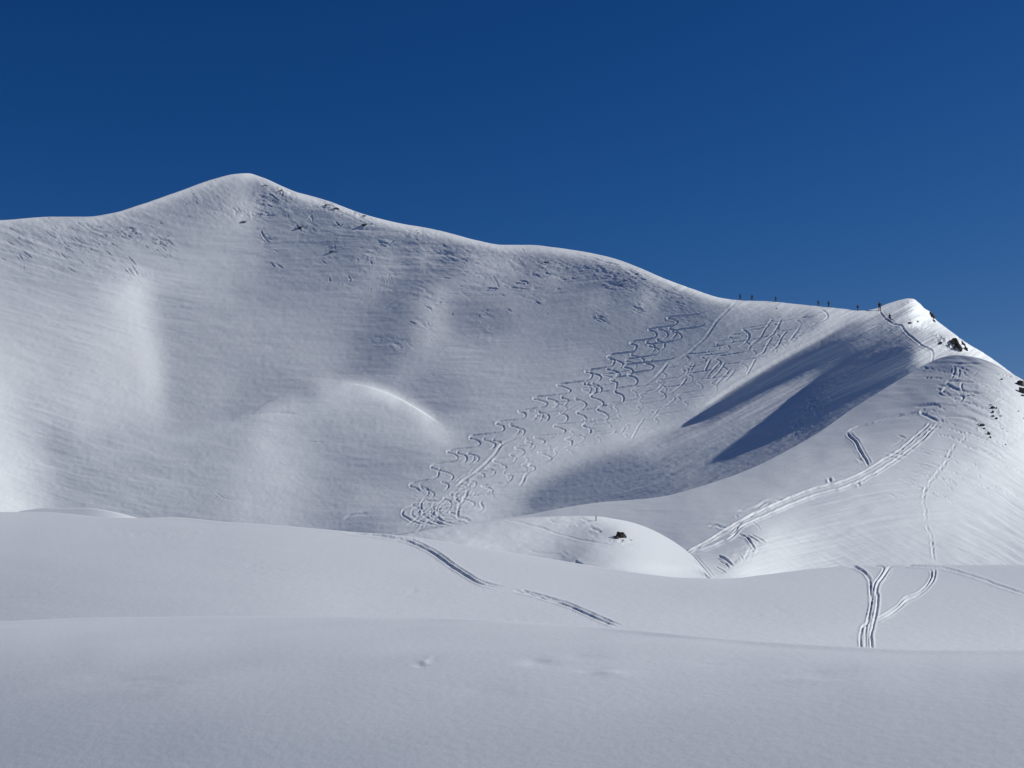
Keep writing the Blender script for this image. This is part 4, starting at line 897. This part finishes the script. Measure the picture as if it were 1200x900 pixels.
for (cx, cy, n, sx, sy, g) in ((150, 270, 7, 12, 4, 'left snow rib'), (190, 285, 9, 9, 5, 'left face'), (155, 322, 6, 8, 4, 'lower left face'), (330, 228, 12, 22, 9, 'main peak flank'), (310, 252, 7, 12, 3, 'band below the main peak'), (400, 248, 10, 26, 6, 'crest right of the main peak'),
                          (645, 318, 12, 24, 9, 'middle crest'), (730, 322, 16, 16, 8, 'reddish ground'), (790, 338, 8, 20, 5, 'crest above the ski turns'), (490, 275, 7, 14, 6, 'upper middle face')):
    for k in range(n):
        u = cx + random.gauss(0, sx) * .7; v = max(cy + random.gauss(0, sy) * .8, float(pchip(u, MOUNTAIN_TOP)) + 2.5)
        rock(MN, u, v, random.uniform(1.0, 2.6), random.uniform(.5, 1.1), random.uniform(-.3, .4), 'small weathered stone melting out of the snow on the %s' % g, mat=random.choice((ROCK_DARK, ROCK_BROWN)), sub=1, group='small stones on the ' + g, sink=.4)

def tube(bm, a, b, r0, r1, n=8):
    a, b = Vector(a), Vector(b); d = (b - a).normalized(); x = d.orthogonal().normalized(); y = d.cross(x)
    r = [[bm.verts.new(c + (x * math.cos(t) + y * math.sin(t)) * q) for t in [2 * math.pi * i / n for i in range(n)]] for c, q in ((a, r0), (b, r1))]
    for i in range(n): bm.faces.new((r[0][i], r[0][(i + 1) % n], r[1][(i + 1) % n], r[1][i]))
    bm.faces.new(r[0][::-1]); bm.faces.new(r[1])
def mesh_obj(name, bm, mat, parent=None, smooth=True):
    me = bpy.data.meshes.new(name); bmesh.ops.recalc_face_normals(bm, faces=bm.faces); bm.to_mesh(me); bm.free()
    for p in me.polygons: p.use_smooth = smooth
    me.materials.append(mat)
    o = bpy.data.objects.new(name, me); C.objects.link(o)
    if parent: o.parent = parent
    return o
WOOD = plain('grey_wood', (.16, .15, .15), .8)
p = KN.point(698.3, 610.5); k = p.y / F
e = bpy.data.objects.new('marker_pole', None); C.objects.link(e); e.location = p
tag(e, 'thin upright marker pole standing on top of the snow knoll left of the rock', 'pole')
bm = bmesh.new(); tube(bm, (0, 0, -.4), (.02, 0, 5.6 * k), .055, .05); mesh_obj('pole', bm, WOOD, e)
bm = bmesh.new(); tube(bm, (.02, 0, 5.6 * k), (.02, 0, 5.9 * k), .08, .07); mesh_obj('cap', bm, WOOD, e)

# the people: one continuous skinned body each, with jacket, trousers and helmet over it
SKIN = plain('skin', (.42, .27, .2), .6)
CLOTH = [plain('black_cloth', (.02, .021, .026)), plain('navy_cloth', (.02, .03, .075)), plain('charcoal_cloth', (.035, .036, .04)), plain('dark_green_cloth', (.022, .04, .03)), plain('dark_red_cloth', (.085, .02, .02))]
SKI = plain('dark_ski', (.04, .04, .05), .4)
def person(u, v, hpx, yaw, pose, jacket, trousers, helmet, pack, label, who):
    L = MN
    base = L.point(u, v); k = base.y / F
    H = hpx * k; s = H / 1.8
    root = bpy.data.objects.new('person', None); C.objects.link(root)
    root.location = base - Vector((0, 0, .03)); root.rotation_euler = (0, 0, yaw)
    tag(root, label, 'person')
    lean, st, ra, la = pose          # forward lean, stride, right and left arm reach (forward)
    J = {}
    J['pel'] = (0, 0, .95); J['wai'] = (0, lean * .15, 1.1); J['che'] = (0, lean * .4, 1.32); J['nec'] = (0, lean * .52, 1.5); J['hea'] = (0, lean * .6, 1.64); J['top'] = (0, lean * .62, 1.78)
    for sd, nm, f, ar in ((1, 'r', st, ra), (-1, 'l', -st, la)):
        J['hip' + nm] = (sd * .1, 0, .9); J['kne' + nm] = (sd * .12, f * .28 + .07, .5); J['ank' + nm] = (sd * .12, f * .42, .1); J['toe' + nm] = (sd * .12, f * .42 + .16, .04)
        J['sho' + nm] = (sd * .19, lean * .45, 1.42); J['elb' + nm] = (sd * .3, lean * .4 + ar * .12 - .05, 1.16); J['wri' + nm] = (sd * .33, lean * .4 + ar * .38, 1.08); J['han' + nm] = (sd * .33, lean * .4 + ar * .46, 1.07)
    E = [('pel', 'wai'), ('wai', 'che'), ('che', 'nec'), ('nec', 'hea'), ('hea', 'top')]
    for nm in 'rl': E += [('pel', 'hip' + nm), ('hip' + nm, 'kne' + nm), ('kne' + nm, 'ank' + nm), ('ank' + nm, 'toe' + nm), ('che', 'sho' + nm), ('sho' + nm, 'elb' + nm), ('elb' + nm, 'wri' + nm), ('wri' + nm, 'han' + nm)]
    RAD = dict(pel=.15, wai=.14, che=.17, nec=.065, hea=.1, top=.07, hip=.11, kne=.075, ank=.06, toe=.05, sho=.085, elb=.06, wri=.042, han=.05)
    def skin(name, keys, edges, mat, grow=1.0, sub=1):
        me = bpy.data.meshes.new(name); idx = {q: i for i, q in enumerate(keys)}
        me.from_pydata([tuple(c * s for c in J[q]) for q in keys], [(idx[a], idx[b]) for a, b in edges], [])
        o = bpy.data.objects.new(name, me); C.objects.link(o); o.parent = root
        md = o.modifiers.new('skin', 'SKIN')
        for i, q in enumerate(keys):
            r = RAD[q[:3]] * s * grow
            me.skin_vertices[0].data[i].radius = (r, r * (.8 if q[:3] in ('che', 'wai', 'pel') else 1))
        me.skin_vertices[0].data[0].use_root = True
        o.modifiers.new('sub', 'SUBSURF').levels = sub
        o.modifiers['sub'].render_levels = sub
        me.materials.append(mat)
        return o
    skin('body', list(J), E, SKIN)
    up = ['pel', 'wai', 'che'] + [a + b for b in 'rl' for a in ('sho', 'elb', 'wri')]
    skin('jacket', up, [e_ for e_ in E if e_[0] in up and e_[1] in up], jacket, 1.2)
    lo = ['pel'] + [a + b for b in 'rl' for a in ('hip', 'kne', 'ank')]
    skin('trousers', lo, [e_ for e_ in E if e_[0] in lo and e_[1] in lo], trousers, 1.18)
    for sd, nm in ((1, 'r'), (-1, 'l')):
        q = Vector(J['ank' + nm]) * s; bm = bmesh.new(); bmesh.ops.create_cube(bm, size=1)
        bmesh.ops.scale(bm, vec=(.12 * s, .3 * s, .16 * s), verts=bm.verts); bmesh.ops.translate(bm, vec=q + Vector((0, .05 * s, 0)), verts=bm.verts)
        bmesh.ops.bevel(bm, geom=bm.edges, offset=.03 * s, segments=2, affect='EDGES'); mesh_obj('boot', bm, CLOTH[0], root)
    bm = bmesh.new(); bmesh.ops.create_uvsphere(bm, u_segments=14, v_segments=9, radius=.135 * s)
    bmesh.ops.translate(bm, vec=Vector(J['hea']) * s + Vector((0, -.01, .05 * s)), verts=bm.verts)
    bmesh.ops.delete(bm, geom=[q for q in bm.verts if q.co.z < J['hea'][2] * s - .01], context='VERTS'); mesh_obj('helmet', bm, helmet, root)
    M = Matrix.Translation(root.location) @ Matrix.Rotation(yaw, 4, 'Z')
    # carried and worn gear: things of their own
    bm = bmesh.new(); bmesh.ops.create_cube(bm, size=1)
    for q in bm.verts:
        q.co.x *= (.3 if q.co.z > 0 else .34) * s; q.co.y *= (.17 if q.co.z > 0 else .22) * s; q.co.z *= .5 * s
    bmesh.ops.bevel(bm, geom=bm.edges, offset=.05 * s, segments=2, affect='EDGES')
    bmesh.ops.translate(bm, vec=(0, (lean * .3 - .24) * s, 1.25 * s), verts=bm.verts)
    o = mesh_obj('backpack', bm, pack); o.matrix_world = M; tag(o, 'backpack on the back of the %s' % who, 'backpack')
    for sd, nm, word in ((1, 'r', 'right'), (-1, 'l', 'left')):
        q = Vector(J['han' + nm]) * s
        bm = bmesh.new(); tube(bm, q + Vector((0, 0, .08 * s)), (q.x + sd * .05 * s, q.y - .05 * s, 0), .014, .011, 6)
        tube(bm, (q.x + sd * .05 * s, q.y - .05 * s, .09), (q.x + sd * .05 * s, q.y - .05 * s, .075), .05, .05, 8)
        o = mesh_obj('ski_pole', bm, SKI); o.matrix_world = M; tag(o, 'pole in the %s hand of the %s' % (word, who), 'ski pole')
        a = Vector(J['ank' + nm]) * s; bm = bmesh.new()
        pr = [(-.75, 0), (-.7, 0), (.6, 0), (.8, .02), (.95, .1)]
        rows = [[bm.verts.new((a.x + x, a.y + y * s + .05, z + t + .01)) for x in (-.045, .045) for t in (0, .015)] for y, z in pr]
        for A, B in zip(rows, rows[1:]):
            for i, j in ((0, 1), (1, 3), (3, 2), (2, 0)): bm.faces.new((A[i], A[j], B[j], B[i]))
        bm.faces.new([rows[0][i] for i in (0, 1, 3, 2)]); bm.faces.new([rows[-1][i] for i in (0, 2, 3, 1)])
        o = mesh_obj('ski', bm, SKI, smooth=False); o.matrix_world = M; tag(o, 'ski under the %s foot of the %s' % (word, who), 'ski')
K, N_, G, GR, RD = CLOTH
person(867.5, 351.2, 7.6, 1.4, (.25, .5, .8, .2), K, K, K, N_, 'person in dark clothes walking the skyline, farthest left of the skiers', 'leftmost skyline skier')
person(881.3, 352.0, 7.6, 1.2, (.15, -.5, .3, .8), N_, K, K, K, 'person in dark clothes on the skyline, second from the left', 'second skyline skier from the left')
person(909.2, 353.8, 6.8, 1.5, (.3, .4, .7, .4), G, K, K, N_, 'person standing alone on the skyline, third from the left', 'third skyline skier from the left')
person(959.3, 358.0, 6.8, 1.3, (.5, -.6, .9, .3), K, G, N_, K, 'person bent forward on the skyline, left of a close pair', 'left skier of the close pair')
person(971.3, 359.8, 7.8, 0.2, (.1, .3, 1.0, 1.0), K, K, K, G, 'person with both arms out on the skyline, right of a close pair', 'right skier of the close pair')
person(1005.4, 363.8, 7.3, .6, (.15, .4, .5, .6), N_, K, K, K, 'person in dark clothes alone in the dip before the small summit', 'skier in the dip before the small summit')
person(1031.0, 364.2, 11.2, -.5, (.2, .5, .6, .5), N_, K, K, K, 'person at the top of the skin track, largest of the figures', 'largest figure at the top of the skin track')
person(1043.0, 376.0, 8.8, 2.6, (.3, .5, .9, .7), K, K, K, GR, 'person climbing the skin track against the snow below the small summit', 'climber against the snow')
